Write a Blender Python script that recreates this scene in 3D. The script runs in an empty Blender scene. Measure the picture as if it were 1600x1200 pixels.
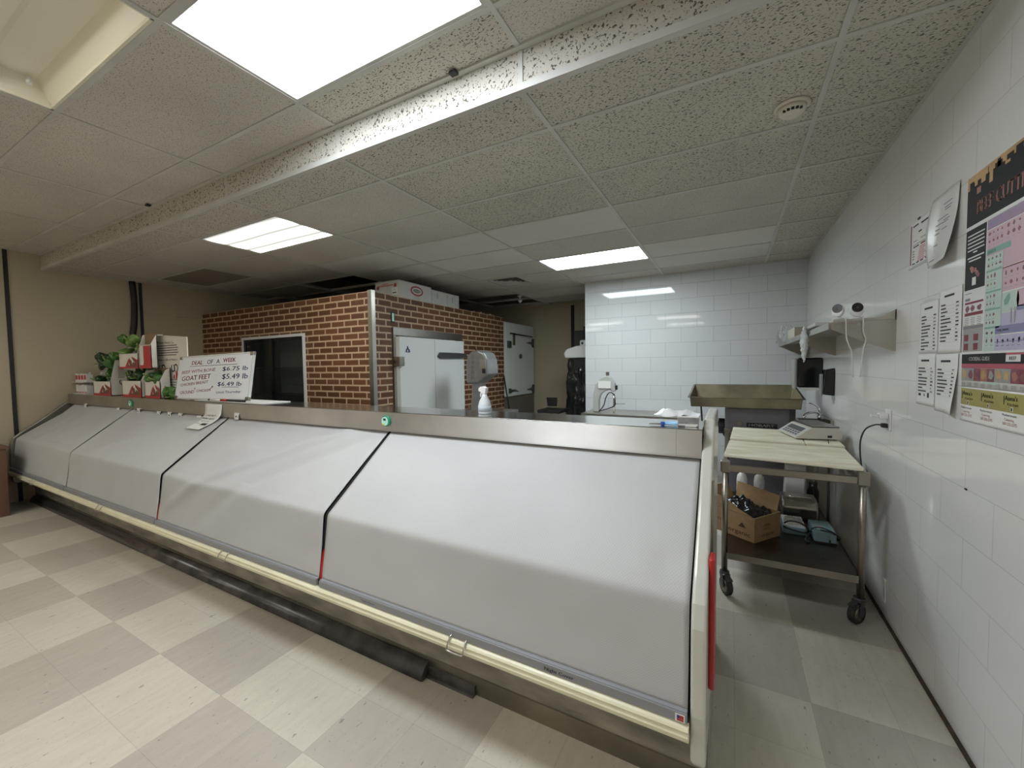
import bpy, bmesh, math, random
from mathutils import Vector, Matrix, noise
sc = bpy.context.scene
COL = sc.collection
PI = math.pi
# ---------------------------------------------------------------- camera
YAW, PITCH, ROLL, EYE = .495, -.0439, -.0134, 1.5293
def _cam():
    def rx(p):  # world -> camera frame used when the room was measured
        x, y, z = p
        x, y = x*math.cos(YAW)+y*math.sin(YAW), -x*math.sin(YAW)+y*math.cos(YAW)
        y, z = y*math.cos(PITCH)+z*math.sin(PITCH), -y*math.sin(PITCH)+z*math.cos(PITCH)
        x, z = x*math.cos(ROLL)+z*math.sin(ROLL), -x*math.sin(ROLL)+z*math.cos(ROLL)
        return x, y, z
    cols = [rx((1,0,0)), rx((0,1,0)), rx((0,0,1))]
    right = [c[0] for c in cols]; fwd = [c[1] for c in cols]; up = [c[2] for c in cols]
    m = Matrix(((right[0], up[0], -fwd[0], 0), (right[1], up[1], -fwd[1], 0), (right[2], up[2], -fwd[2], EYE), (0,0,0,1)))
    cd = bpy.data.cameras.new('camera'); co = bpy.data.objects.new('camera', cd)
    COL.objects.link(co); co.matrix_world = m
    cd.sensor_fit = 'HORIZONTAL'; cd.sensor_width = 36; cd.lens = 635.3/1600*36
    cd.clip_start = .05; cd.clip_end = 60
    sc.camera = co
_cam()
# ---------------------------------------------------------------- world / view
w = bpy.data.worlds.new('world'); sc.world = w; w.use_nodes = True
w.node_tree.nodes['Background'].inputs[0].default_value = (.9,.93,1,1)
w.node_tree.nodes['Background'].inputs[1].default_value = .02
vs = sc.view_settings
vs.view_transform = 'Standard'; vs.look = 'None'; vs.gamma = 1; vs.use_curve_mapping = False
vs.exposure = 0.95
L_LED, L_PRISM, L_TUBE, L_STORE = 12.5, 4.8, 9.0, 6.5     # ceiling light radiance

# ---------------------------------------------------------------- materials
MATS = {}
def nt(m): return m.node_tree.nodes, m.node_tree.links
def mat(name, col=(.5,.5,.5), rough=.5, metal=0, var=0, vscale=8, bump=0, bscale=40, stretch=(1,1,1), alpha=1, emit=None, es=0, spec=.5, trans=0, coat=0, var2=None):
    if name in MATS: return MATS[name]
    m = bpy.data.materials.new(name); m.use_nodes = True; MATS[name] = m
    N, L = nt(m); b = N['Principled BSDF']
    b.inputs['Base Color'].default_value = (*col,1); b.inputs['Roughness'].default_value = rough
    b.inputs['Metallic'].default_value = metal; b.inputs['Specular IOR Level'].default_value = spec
    b.inputs['Alpha'].default_value = alpha; b.inputs['Transmission Weight'].default_value = trans
    b.inputs['Coat Weight'].default_value = coat
    if emit: b.inputs['Emission Color'].default_value = (*emit,1); b.inputs['Emission Strength'].default_value = es
    if var or bump:
        tc = N.new('ShaderNodeTexCoord'); mp = N.new('ShaderNodeMapping'); mp.inputs['Scale'].default_value = stretch
        L.new(tc.outputs['Object'], mp.inputs[0])
    if var:
        n = N.new('ShaderNodeTexNoise'); n.inputs['Scale'].default_value = vscale; n.inputs['Detail'].default_value = 6
        L.new(mp.outputs[0], n.inputs['Vector'])
        r = N.new('ShaderNodeValToRGB'); r.color_ramp.elements[0].position = .3; r.color_ramp.elements[1].position = .7
        c2 = var2 if var2 else tuple(c*(1-var) for c in col)
        r.color_ramp.elements[0].color = (*c2,1); r.color_ramp.elements[1].color = (*[min(1,c*(1+var*.4)) for c in col],1)
        L.new(n.outputs['Fac'], r.inputs[0]); L.new(r.outputs[0], b.inputs['Base Color'])
    if bump:
        n2 = N.new('ShaderNodeTexNoise'); n2.inputs['Scale'].default_value = bscale; n2.inputs['Detail'].default_value = 4
        L.new(mp.outputs[0], n2.inputs['Vector'])
        bp = N.new('ShaderNodeBump'); bp.inputs['Strength'].default_value = bump; bp.inputs['Distance'].default_value = .01
        L.new(n2.outputs['Fac'], bp.inputs['Height']); L.new(bp.outputs[0], b.inputs['Normal'])
    return m
def math_node(N, L, op, a, b=None):
    n = N.new('ShaderNodeMath'); n.operation = op
    for i, v in enumerate((a, b)):
        if v is None: continue
        if isinstance(v, (int, float)): n.inputs[i].default_value = v
        else: L.new(v, n.inputs[i])
    return n.outputs[0]

def floor_mat():
    m = bpy.data.materials.new('vinyl_floor_tile'); m.use_nodes = True; N, L = nt(m); b = N['Principled BSDF']
    tc = N.new('ShaderNodeTexCoord'); sp = N.new('ShaderNodeSeparateXYZ'); L.new(tc.outputs['Object'], sp.inputs[0])
    x = math_node(N, L, 'SUBTRACT', sp.outputs[0], .329-.607*60); y = math_node(N, L, 'SUBTRACT', sp.outputs[1], .965-.607*60)
    bx = math_node(N, L, 'FLOOR', math_node(N, L, 'DIVIDE', x, .607)); by = math_node(N, L, 'FLOOR', math_node(N, L, 'DIVIDE', y, .607))
    par = math_node(N, L, 'MODULO', math_node(N, L, 'ADD', bx, by), 2)
    # one-foot tile cells: small tone difference per tile
    tx = math_node(N, L, 'FLOOR', math_node(N, L, 'DIVIDE', x, .3035)); ty = math_node(N, L, 'FLOOR', math_node(N, L, 'DIVIDE', y, .3035))
    cmb = N.new('ShaderNodeCombineXYZ'); L.new(tx, cmb.inputs[0]); L.new(ty, cmb.inputs[1])
    wn = N.new('ShaderNodeTexWhiteNoise'); wn.noise_dimensions = '2D'; L.new(cmb.outputs[0], wn.inputs[0])
    mix = N.new('ShaderNodeMix'); mix.data_type = 'RGBA'; L.new(par, mix.inputs[0])
    mix.inputs[6].default_value = (.60,.56,.475,1); mix.inputs[7].default_value = (.475,.435,.375,1)
    # grain streaks
    mp = N.new('ShaderNodeMapping'); mp.inputs['Scale'].default_value = (9,2.2,1); L.new(tc.outputs['Object'], mp.inputs[0])
    ns = N.new('ShaderNodeTexNoise'); ns.inputs['Scale'].default_value = 3.2; ns.inputs['Detail'].default_value = 8; L.new(mp.outputs[0], ns.inputs['Vector'])
    v = math_node(N, L, 'ADD', math_node(N, L, 'MULTIPLY', ns.outputs[0], .26), .84)
    v = math_node(N, L, 'ADD', v, math_node(N, L, 'MULTIPLY', wn.outputs[0], .07))
    # grout/joint lines
    fx = math_node(N, L, 'ABSOLUTE', math_node(N, L, 'SUBTRACT', math_node(N, L, 'FRACT', math_node(N, L, 'DIVIDE', x, .3035)), .5))
    fy = math_node(N, L, 'ABSOLUTE', math_node(N, L, 'SUBTRACT', math_node(N, L, 'FRACT', math_node(N, L, 'DIVIDE', y, .3035)), .5))
    j = math_node(N, L, 'GREATER_THAN', math_node(N, L, 'MAXIMUM', fx, fy), .4962)
    v = math_node(N, L, 'SUBTRACT', v, math_node(N, L, 'MULTIPLY', j, .20))
    # dark scuffs and chips
    mp2 = N.new('ShaderNodeMapping'); mp2.inputs['Scale'].default_value = (2.2,1,1); mp2.inputs['Rotation'].default_value = (0,0,.5); L.new(tc.outputs['Object'], mp2.inputs[0])
    n3 = N.new('ShaderNodeTexNoise'); n3.inputs['Scale'].default_value = 19; n3.inputs['Detail'].default_value = 3; L.new(mp2.outputs[0], n3.inputs['Vector'])
    chips = math_node(N, L, 'GREATER_THAN', n3.outputs[0], .705)
    v = math_node(N, L, 'SUBTRACT', v, math_node(N, L, 'MULTIPLY', chips, .42))
    n4 = N.new('ShaderNodeTexNoise'); n4.inputs['Scale'].default_value = 55; L.new(mp2.outputs[0], n4.inputs['Vector'])
    v = math_node(N, L, 'SUBTRACT', v, math_node(N, L, 'MULTIPLY', math_node(N, L, 'GREATER_THAN', n4.outputs[0], .675), .20))
    sc_ = N.new('ShaderNodeVectorMath'); sc_.operation = 'SCALE'; L.new(mix.outputs[2], sc_.inputs[0]); L.new(v, sc_.inputs[3])
    L.new(sc_.outputs[0], b.inputs['Base Color']); b.inputs['Roughness'].default_value = .42; b.inputs['Specular IOR Level'].default_value = .35
    bp = N.new('ShaderNodeBump'); bp.inputs['Strength'].default_value = .08; L.new(v, bp.inputs['Height']); L.new(bp.outputs[0], b.inputs['Normal'])
    return m
def brick_like(name, axis, uoff, voff, bw, rh, mortar, c1, c2, cm, rough, bumpd, wav=0, offset=.5, coat=0, varsc=None):
    m = bpy.data.materials.new(name); m.use_nodes = True; N, L = nt(m); b = N['Principled BSDF']
    tc = N.new('ShaderNodeTexCoord'); sp = N.new('ShaderNodeSeparateXYZ'); L.new(tc.outputs['Object'], sp.inputs[0])
    u = math_node(N, L, 'ADD', sp.outputs[axis], uoff); v = math_node(N, L, 'ADD', sp.outputs[2], voff)
    cb = N.new('ShaderNodeCombineXYZ'); L.new(u, cb.inputs[0]); L.new(v, cb.inputs[1])
    src = cb.outputs[0]
    if varsc:
        nz = N.new('ShaderNodeTexNoise'); nz.inputs['Scale'].default_value = varsc; L.new(tc.outputs['Object'], nz.inputs['Vector'])
        sb = N.new('ShaderNodeVectorMath'); sb.operation = 'SUBTRACT'; L.new(nz.outputs['Color'], sb.inputs[0]); sb.inputs[1].default_value = (.5,.5,.5)
        sm = N.new('ShaderNodeVectorMath'); sm.operation = 'SCALE'; L.new(sb.outputs[0], sm.inputs[0]); sm.inputs[3].default_value = .007
        ad = N.new('ShaderNodeVectorMath'); L.new(src, ad.inputs[0]); L.new(sm.outputs[0], ad.inputs[1]); src = ad.outputs[0]
    t = N.new('ShaderNodeTexBrick'); L.new(src, t.inputs['Vector']); t.offset = offset
    t.inputs['Scale'].default_value = 1; t.inputs['Brick Width'].default_value = bw; t.inputs['Row Height'].default_value = rh
    t.inputs['Mortar Size'].default_value = mortar; t.inputs['Mortar Smooth'].default_value = .1; t.inputs['Bias'].default_value = 0
    t.inputs['Color1'].default_value = (*c1,1); t.inputs['Color2'].default_value = (*c2,1); t.inputs['Mortar'].default_value = (*cm,1)
    out = t.outputs['Color']
    if varsc:
        n = N.new('ShaderNodeTexNoise'); n.inputs['Scale'].default_value = 60; n.inputs['Detail'].default_value = 6; L.new(tc.outputs['Object'], n.inputs['Vector'])
        s = N.new('ShaderNodeVectorMath'); s.operation = 'SCALE'; L.new(out, s.inputs[0]); L.new(math_node(N, L, 'ADD', math_node(N, L, 'MULTIPLY', n.outputs[0], .7), .65), s.inputs[3]); out = s.outputs[0]
    L.new(out, b.inputs['Base Color']); b.inputs['Roughness'].default_value = rough; b.inputs['Coat Weight'].default_value = coat
    h = math_node(N, L, 'MULTIPLY', math_node(N, L, 'SUBTRACT', 1, t.outputs['Fac']), 1)
    if wav:
        n = N.new('ShaderNodeTexNoise'); n.inputs['Scale'].default_value = 3.5; n.inputs['Detail'].default_value = 1; L.new(tc.outputs['Object'], n.inputs['Vector'])
        h = math_node(N, L, 'ADD', h, math_node(N, L, 'MULTIPLY', n.outputs[0], wav))
    bp = N.new('ShaderNodeBump'); bp.inputs['Strength'].default_value = 1; bp.inputs['Distance'].default_value = bumpd
    L.new(h, bp.inputs['Height']); L.new(bp.outputs[0], b.inputs['Normal'])
    return m
def ceil_mat(name, base, dark, scale, thr, fine):
    m = bpy.data.materials.new(name); m.use_nodes = True; N, L = nt(m); b = N['Principled BSDF']
    tc = N.new('ShaderNodeTexCoord'); mp = N.new('ShaderNodeMapping'); mp.inputs['Scale'].default_value = (1,1.9,1); mp.inputs['Rotation'].default_value = (0,0,.35)
    L.new(tc.outputs['Object'], mp.inputs[0])
    n = N.new('ShaderNodeTexNoise'); n.inputs['Scale'].default_value = scale; n.inputs['Detail'].default_value = 2; n.inputs['Distortion'].default_value = .6; L.new(mp.outputs[0], n.inputs['Vector'])
    r = N.new('ShaderNodeValToRGB'); r.color_ramp.elements[0].position = thr; r.color_ramp.elements[1].position = thr+.05
    r.color_ramp.elements[0].color = (*base,1); r.color_ramp.elements[1].color = (*dark,1); L.new(n.outputs[0], r.inputs[0])
    n2 = N.new('ShaderNodeTexNoise'); n2.inputs['Scale'].default_value = 1.3; n2.inputs['Detail'].default_value = 4; L.new(tc.outputs['Object'], n2.inputs['Vector'])
    s = N.new('ShaderNodeVectorMath'); s.operation = 'SCALE'; L.new(r.outputs[0], s.inputs[0])
    L.new(math_node(N, L, 'ADD', math_node(N, L, 'MULTIPLY', n2.outputs[0], .35), .82), s.inputs[3])
    L.new(s.outputs[0], b.inputs['Base Color']); b.inputs['Roughness'].default_value = .95; b.inputs['Specular IOR Level'].default_value = .1
    bp = N.new('ShaderNodeBump'); bp.inputs['Strength'].default_value = .5; bp.inputs['Distance'].default_value = -.006; L.new(n.outputs[0], bp.inputs['Height']); L.new(bp.outputs[0], b.inputs['Normal'])
    return m
def steel_mat(name, col, rough, stretch, bumps=.05, var=.25):
    m = bpy.data.materials.new(name); m.use_nodes = True; N, L = nt(m); b = N['Principled BSDF']; MATS[name] = m
    tc = N.new('ShaderNodeTexCoord'); mp = N.new('ShaderNodeMapping'); mp.inputs['Scale'].default_value = stretch; L.new(tc.outputs['Object'], mp.inputs[0])
    n = N.new('ShaderNodeTexNoise'); n.inputs['Scale'].default_value = 30; n.inputs['Detail'].default_value = 5; L.new(mp.outputs[0], n.inputs['Vector'])
    n2 = N.new('ShaderNodeTexNoise'); n2.inputs['Scale'].default_value = 2.4; n2.inputs['Detail'].default_value = 5; L.new(tc.outputs['Object'], n2.inputs['Vector'])
    b.inputs['Metallic'].default_value = 1
    r = N.new('ShaderNodeValToRGB'); r.color_ramp.elements[0].position = .35; r.color_ramp.elements[1].position = .65
    r.color_ramp.elements[0].color = (*[c*(1-var) for c in col],1); r.color_ramp.elements[1].color = (*col,1); L.new(n2.outputs[0], r.inputs[0]); L.new(r.outputs[0], b.inputs['Base Color'])
    L.new(math_node(N, L, 'ADD', math_node(N, L, 'MULTIPLY', n.outputs[0], .12), rough-.06), b.inputs['Roughness'])
    bp = N.new('ShaderNodeBump'); bp.inputs['Strength'].default_value = bumps; bp.inputs['Distance'].default_value = .004; L.new(n.outputs[0], bp.inputs['Height']); L.new(bp.outputs[0], b.inputs['Normal'])
    return m
def emit_mat(name, col, s, wave=0):
    m = bpy.data.materials.new(name); m.use_nodes = True; N, L = nt(m); N.remove(N['Principled BSDF'])
    e = N.new('ShaderNodeEmission'); e.inputs[0].default_value = (*col,1); e.inputs[1].default_value = s
    if wave:   # prismatic lens over three tubes: bright bands along the lamp
        tc = N.new('ShaderNodeTexCoord'); wv = N.new('ShaderNodeTexWave'); wv.bands_direction = 'Y'; wv.inputs['Scale'].default_value = 1.5; wv.inputs['Distortion'].default_value = 1.4; wv.inputs['Detail'].default_value = 1; wv.inputs['Detail Scale'].default_value = .5
        L.new(tc.outputs['Object'], wv.inputs[0]); r = N.new('ShaderNodeMapRange'); r.inputs[3].default_value = s*.065; r.inputs[4].default_value = s*(1.9)
        p = math_node(N, L, 'POWER', wv.outputs['Fac'], 1.2)
        L.new(p, r.inputs[0]); L.new(r.outputs[0], e.inputs[1])
    L.new(e.outputs[0], N['Material Output'].inputs[0]); return m
def fabric_mat(name, col):
    m = bpy.data.materials.new(name); m.use_nodes = True; N, L = nt(m); b = N['Principled BSDF']
    tc = N.new('ShaderNodeTexCoord'); sp = N.new('ShaderNodeSeparateXYZ'); L.new(tc.outputs['Object'], sp.inputs[0])
    # perforation dots, 6 mm pitch
    arc = math_node(N, L, 'SUBTRACT', math_node(N, L, 'MULTIPLY', sp.outputs[2], 1.3), math_node(N, L, 'MULTIPLY', sp.outputs[1], 0))
    a = math_node(N, L, 'SINE', math_node(N, L, 'MULTIPLY', sp.outputs[0], 2*PI/.011)); c = math_node(N, L, 'SINE', math_node(N, L, 'MULTIPLY', arc, 2*PI/.011))
    d = math_node(N, L, 'GREATER_THAN', math_node(N, L, 'MULTIPLY', a, c), .55)
    n = N.new('ShaderNodeTexNoise'); n.inputs['Scale'].default_value = 2.2; n.inputs['Detail'].default_value = 8; L.new(tc.outputs['Object'], n.inputs['Vector'])
    v = math_node(N, L, 'ADD', math_node(N, L, 'MULTIPLY', n.outputs[0], .22), .89)
    v = math_node(N, L, 'SUBTRACT', v, math_node(N, L, 'MULTIPLY', d, .16))
    s = N.new('ShaderNodeVectorMath'); s.operation = 'SCALE'; s.inputs[0].default_value = col; L.new(v, s.inputs[3]); L.new(s.outputs[0], b.inputs['Base Color'])
    b.inputs['Roughness'].default_value = .55; b.inputs['Specular IOR Level'].default_value = .3
    return m

M_floor = floor_mat()
M_tileR = brick_like('white_wall_tile_right', 1, -2.24+4.065*10, -.0145+2.017*2, .4065, .2017, .0012, (.74,.735,.715), (.725,.72,.70), (.52,.515,.49), .06, .0006, .35)
M_tileB = brick_like('white_wall_tile_back', 0, 1.842+4.065*4, -.0145+2.017*2, .4065, .2017, .0016, (.68,.69,.70), (.65,.66,.675), (.36,.37,.38), .05, .0006, .35)
M_brickX = brick_like('brick_wallpaper_front', 0, 20, .012, .235, .0785, .0105, (.165,.066,.026), (.115,.045,.018), (.56,.40,.26), .6, .003, 0, .5, 0, 7)
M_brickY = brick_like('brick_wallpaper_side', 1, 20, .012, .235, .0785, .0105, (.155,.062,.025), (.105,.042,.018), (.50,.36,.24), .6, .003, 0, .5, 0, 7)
M_ceilA = ceil_mat('fissured_ceiling_tile', (.57,.54,.475), (.13,.115,.095), 80, .575, 0)
M_ceilB = ceil_mat('pinhole_ceiling_tile', (.585,.555,.50), (.25,.23,.20), 110, .59, 0)
M_ceilC = ceil_mat('plain_ceiling_tile', (.66,.64,.60), (.60,.58,.54), 95, .7, 0)
M_ceilD = ceil_mat('stained_ceiling_tile', (.30,.27,.22), (.20,.18,.15), 80, .62, 0)
M_grid = mat('ceiling_grid_white', (.56,.55,.51), .5, var=.15, vscale=3)
M_cream = mat('cream_wall_panel', (.50,.43,.305), .6, var=.06, vscale=2, bump=.05, bscale=120)
M_dkwall = mat('plenum_dark', (.008,.008,.008), .9)
M_top = steel_mat('stainless_counter', (.66,.655,.64), .14, (1,8,1), .015, .10)
M_nose = steel_mat('brushed_steel_nosing', (.90,.88,.85), .60, (.25,1,1), .0, .16)
_b = M_nose.node_tree.nodes['Principled BSDF']; _b.inputs['Anisotropic'].default_value = .96
_t = M_nose.node_tree.nodes.new('ShaderNodeCombineXYZ'); _t.inputs[2].default_value = 1
M_nose.node_tree.links.new(_t.outputs[0], _b.inputs['Tangent'])
M_steel = steel_mat('stainless_steel', (.56,.54,.49), .30, (1,1,8), .05)
M_dull = steel_mat('dull_galvanised_steel', (.36,.335,.28), .42, (3,3,.6), .1, .45)
M_kick = mat('scuffed_kick_plate', (.36,.335,.285), .42, .35, var=.5, vscale=4, bump=.12, bscale=25, stretch=(1,1,3))
M_fabric = fabric_mat('grey_woven_shade', (.50,.50,.497))
M_bar = mat('grey_plastic_bar', (.26,.265,.28), .4)
M_bumper = mat('cream_plastic_bumper', (.80,.76,.55), .35, var=.12, vscale=5)
M_endp = mat('end_panel_cream', (.60,.60,.54), .18, var=.05, vscale=6)
M_endb = mat('end_panel_grey_beige', (.36,.35,.30), .45, var=.2, vscale=6)
M_red = mat('red_plastic', (.42,.02,.02), .25)
M_black = mat('black_rubber', (.012,.012,.012), .5)
M_blackg = mat('black_gloss_plastic', (.010,.010,.011), .12)
M_cove = mat('dark_cove_moulding', (.085,.075,.07), .25, var=.5, vscale=9, var2=(.03,.027,.025))
M_white = mat('white_paint', (.72,.73,.72), .45)
M_whitepl = mat('white_plastic', (.78,.78,.77), .3)
M_paper = mat('white_paper', (.74,.73,.70), .7)
M_ink = mat('black_ink', (.03,.03,.035), .8)
M_chrome = mat('chrome', (.8,.8,.8), .08, 1)
M_card = mat('brown_cardboard', (.33,.21,.10), .8, var=.12, vscale=30)
M_dkgrey = mat('dark_grey_plastic', (.06,.06,.065), .4)

# ---------------------------------------------------------------- mesh builder
TXT = {}
def text_geo(s):
    if s in TXT: return TXT[s]
    cu = bpy.data.curves.new('t', 'FONT'); cu.body = s; cu.size = 1; cu.resolution_u = 2
    ob = bpy.data.objects.new('t', cu); COL.objects.link(ob)
    dg = bpy.context.evaluated_depsgraph_get(); me = ob.evaluated_get(dg).to_mesh()
    vsx = [(v.co.x, v.co.y) for v in me.vertices]; fs = [tuple(p.vertices) for p in me.polygons]
    ob.evaluated_get(dg).to_mesh_clear(); bpy.data.objects.remove(ob); bpy.data.curves.remove(cu)
    wd = max([v[0] for v in vsx], default=1)
    TXT[s] = (vsx, fs, wd); return TXT[s]
class MB:
    def __init__(s, M=None): s.v = []; s.f = []; s.mi = []; s.sm = []; s.mats = []; s.M = M or Matrix()
    def m(s, mt):
        if mt is None: mt = 'default'
        if mt not in s.mats: s.mats.append(mt)
        return s.mats.index(mt)
    def add(s, vs_, fs_, mt=None, smooth=False):
        o = len(s.v); k = s.m(mt)
        s.v += [tuple(s.M @ Vector(v)) for v in vs_]
        for f in fs_: s.f.append(tuple(i+o for i in f)); s.mi.append(k); s.sm.append(smooth)
        return s
    def box(s, x0, x1, y0, y1, z0, z1, mt=None):
        v = [(x,y,z) for x in (x0,x1) for y in (y0,y1) for z in (z0,z1)]
        return s.add(v, [(0,1,3,2),(4,6,7,5),(0,4,5,1),(2,3,7,6),(0,2,6,4),(1,5,7,3)], mt)
    def cyl(s, p, q, r, r2=None, n=16, mt=None, cap=True, smooth=True):
        p, q = Vector(p), Vector(q); r2 = r if r2 is None else r2; d = (q-p).normalized()
        a = d.orthogonal().normalized(); b = d.cross(a)
        vs_ = [tuple(c + (a*math.cos(t)+b*math.sin(t))*rr) for c, rr in ((p,r),(q,r2)) for t in [2*PI*i/n for i in range(n)]]
        s.add(vs_, [(i,(i+1)%n,n+(i+1)%n,n+i) for i in range(n)], mt, smooth)
        if cap: s.add(vs_, [tuple(range(n))[::-1], tuple(range(n,2*n))], mt)
        return s
    def tube(s, pts, r, n=8, mt=None, sub=6):
        P = [Vector(p) for p in pts]; Q = []
        if len(P) > 2 and sub > 1:
            for i in range(len(P)-1):
                a, b, c, d = P[max(i-1,0)], P[i], P[i+1], P[min(i+2,len(P)-1)]
                for k in range(sub):
                    t = k/sub; Q.append(.5*((2*b)+(c-a)*t+(2*a-5*b+4*c-d)*t*t+(3*b-a-3*c+d)*t**3))
            Q.append(P[-1])
        else: Q = P
        vs_ = []; up = Vector((.3,.2,1)).normalized()
        for i, q in enumerate(Q):
            d = (Q[min(i+1,len(Q)-1)]-Q[max(i-1,0)]).normalized()
            a = d.cross(up)
            if a.length < 1e-3: a = d.orthogonal()
            a.normalize(); b = d.cross(a)
            vs_ += [tuple(q+(a*math.cos(2*PI*k/n)+b*math.sin(2*PI*k/n))*r) for k in range(n)]
        m_ = len(Q); fs_ = [(i*n+k, i*n+(k+1)%n, (i+1)*n+(k+1)%n, (i+1)*n+k) for i in range(m_-1) for k in range(n)]
        s.add(vs_, fs_, mt, True); s.add(vs_, [tuple(range(n))[::-1], tuple(range((m_-1)*n, m_*n))], mt); return s
    def lathe(s, prof, c=(0,0,0), n=24, mt=None, axis='z', smooth=True):
        vs_ = []
        for r, h in prof:
            for k in range(n):
                t = 2*PI*k/n; a, b = r*math.cos(t), r*math.sin(t)
                p = (a,b,h) if axis == 'z' else ((h,a,b) if axis == 'x' else (b,h,a))
                vs_.append((p[0]+c[0], p[1]+c[1], p[2]+c[2]))
        m_ = len(prof)
        s.add(vs_, [(i*n+k, i*n+(k+1)%n, (i+1)*n+(k+1)%n, (i+1)*n+k) for i in range(m_-1) for k in range(n)], mt, smooth)
        s.add(vs_, [tuple(range(n))[::-1], tuple(range((m_-1)*n, m_*n))], mt); return s
    def prism(s, poly, a0, a1, axis='x', mt=None, smooth=False):
        n = len(poly)
        def P(u, v, a): return (a,u,v) if axis == 'x' else ((u,a,v) if axis == 'y' else (u,v,a))
        vs_ = [P(u,v,a0) for u,v in poly]+[P(u,v,a1) for u,v in poly]
        s.add(vs_, [(i,(i+1)%n,n+(i+1)%n,n+i) for i in range(n)], mt, smooth)
        s.add(vs_, [tuple(range(n))[::-1], tuple(range(n,2*n))], mt); return s
    def quad(s, a, b, c, d, mt=None): return s.add([a,b,c,d], [(0,1,2,3)], mt)
    def text(s, txt, org, U, V, size, mt, width=None, align='l', bold=False):
        vs_, fs_, wd = text_geo(txt); U, V = Vector(U), Vector(V); sx = size if width is None else width/wd
        o = Vector(org) - (U*wd*sx*.5 if align == 'c' else Vector((0,0,0)))
        s.add([tuple(o+U*(x*sx)+V*(y*size)) for x,y in vs_], fs_, mt)
        if bold: s.add([tuple(o+U*(x*sx+size*.045)+V*(y*size+size*.01)) for x,y in vs_], fs_, mt)
        return s
    def build(s, name, mt=None, parent=None, bev=0, seg=2, subsurf=0, fix=True):
        me = bpy.data.meshes.new(name); me.from_pydata(s.v, [], s.f)
        for m_ in s.mats:
            me.materials.append((mt or M_grid) if isinstance(m_, str) else m_)
        for p, k, sm in zip(me.polygons, s.mi, s.sm):
            p.material_index = k if k < max(1,len(me.materials)) else 0; p.use_smooth = sm
        if fix:
            bm = bmesh.new(); bm.from_mesh(me); bmesh.ops.remove_doubles(bm, verts=bm.verts, dist=1e-5)
            bmesh.ops.recalc_face_normals(bm, faces=bm.faces); bm.to_mesh(me); bm.free()
        me.update()
        ob = bpy.data.objects.new(name, me); COL.objects.link(ob)
        if bev:
            b = ob.modifiers.new('bevel','BEVEL'); b.width = bev; b.segments = seg; b.limit_method = 'ANGLE'; b.angle_limit = .6
        if subsurf:
            b = ob.modifiers.new('sub','SUBSURF'); b.levels = subsurf; b.render_levels = subsurf
        if parent is not None:
            ob.parent = parent
            ob.matrix_parent_inverse = root_mat(parent).inverted()
        return ob
def root_mat(o):
    m = Matrix.LocRotScale(o.location, o.rotation_euler, o.scale)
    return m if o.parent is None else root_mat(o.parent) @ o.matrix_parent_inverse @ m
def tag(o, label, cat, group=None, kind=None):
    o['label'] = label; o['category'] = cat
    if group: o['group'] = group
    if kind: o['kind'] = kind
    return o
def thing(name, label, cat, loc=(0,0,0), group=None):
    o = bpy.data.objects.new(name, None); COL.objects.link(o); o.location = loc; o.empty_display_size = .05
    return tag(o, label, cat, group)
def struct(o): o['kind'] = 'structure'; return o
def dup(o, parent=None):
    c = o.copy(); COL.objects.link(c)
    if parent is not None: c.parent = parent
    for ch in [q for q in bpy.data.objects if q.parent == o]:
        dup(ch, c)
    return c
def rotz(loc, a): return Matrix.Translation(loc) @ Matrix.Rotation(a, 4, 'Z')

# ================================================================ STRUCTURE
XR, XL, YB, YF, YFAR = .815, -7.45, 6.12, -6.5, 7.85
ZL, ZU, YBM = 2.79, 2.965, 1.705
CX, CY, DX, DY = -.8543, 1.4445, 1.2192, .6096
struct(MB().box(XL-.1, XR+.1, YF-.1, YFAR+.1, -.1, 0).build('floor', M_floor))
struct(MB().box(XR, XR+.1, YF-.1, YFAR+.1, 0, 3.5).build('wall_right', M_tileR))
b = MB(); b.box(-2.0, XR, YB, YB+.12, 0, ZL+.03, M_tileB)
b.box(-2.0, -1.9, YB+.12, YFAR, 0, ZL+.03, M_cream)
struct(b.build('wall_back', M_tileB))
struct(MB().box(XL-.1, XL, YF-.1, YFAR+.1, 0, 3.5).build('wall_left', M_cream))
struct(MB().box(XL-.1, XR+.1, YFAR, YFAR+.1, 0, 3.5).build('wall_far', M_cream))
struct(MB().box(XL-.1, XR+.1, YF-.1, YF, 0, 3.5).build('wall_front', M_cream))
M_gap = mat('brown_wall_base_gap', (.06,.04,.02), .8, var=.5, vscale=25)
struct(MB().box(XR-.012, XR+.001, YF, YB, 0, .014).build('baseboard_right', M_gap))
struct(MB().box(XL, XL+.012, 1.405, 1.44, 0, ZU).build('trim_1', M_black))
struct(MB().box(XL, XL+.012, 2.63, 2.665, 0, ZL).build('trim_2', M_black))
struct(MB().box(-2.86, -2.79, YFAR-.012, YFAR, 0, 2.74).build('trim_3', M_black))
# wooden ledge on the left wall at the cooler's top
struct(MB().box(XL, XL+.03, 3.05, 3.40, 2.35, 2.44).build('trim_4', M_cream))

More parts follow.
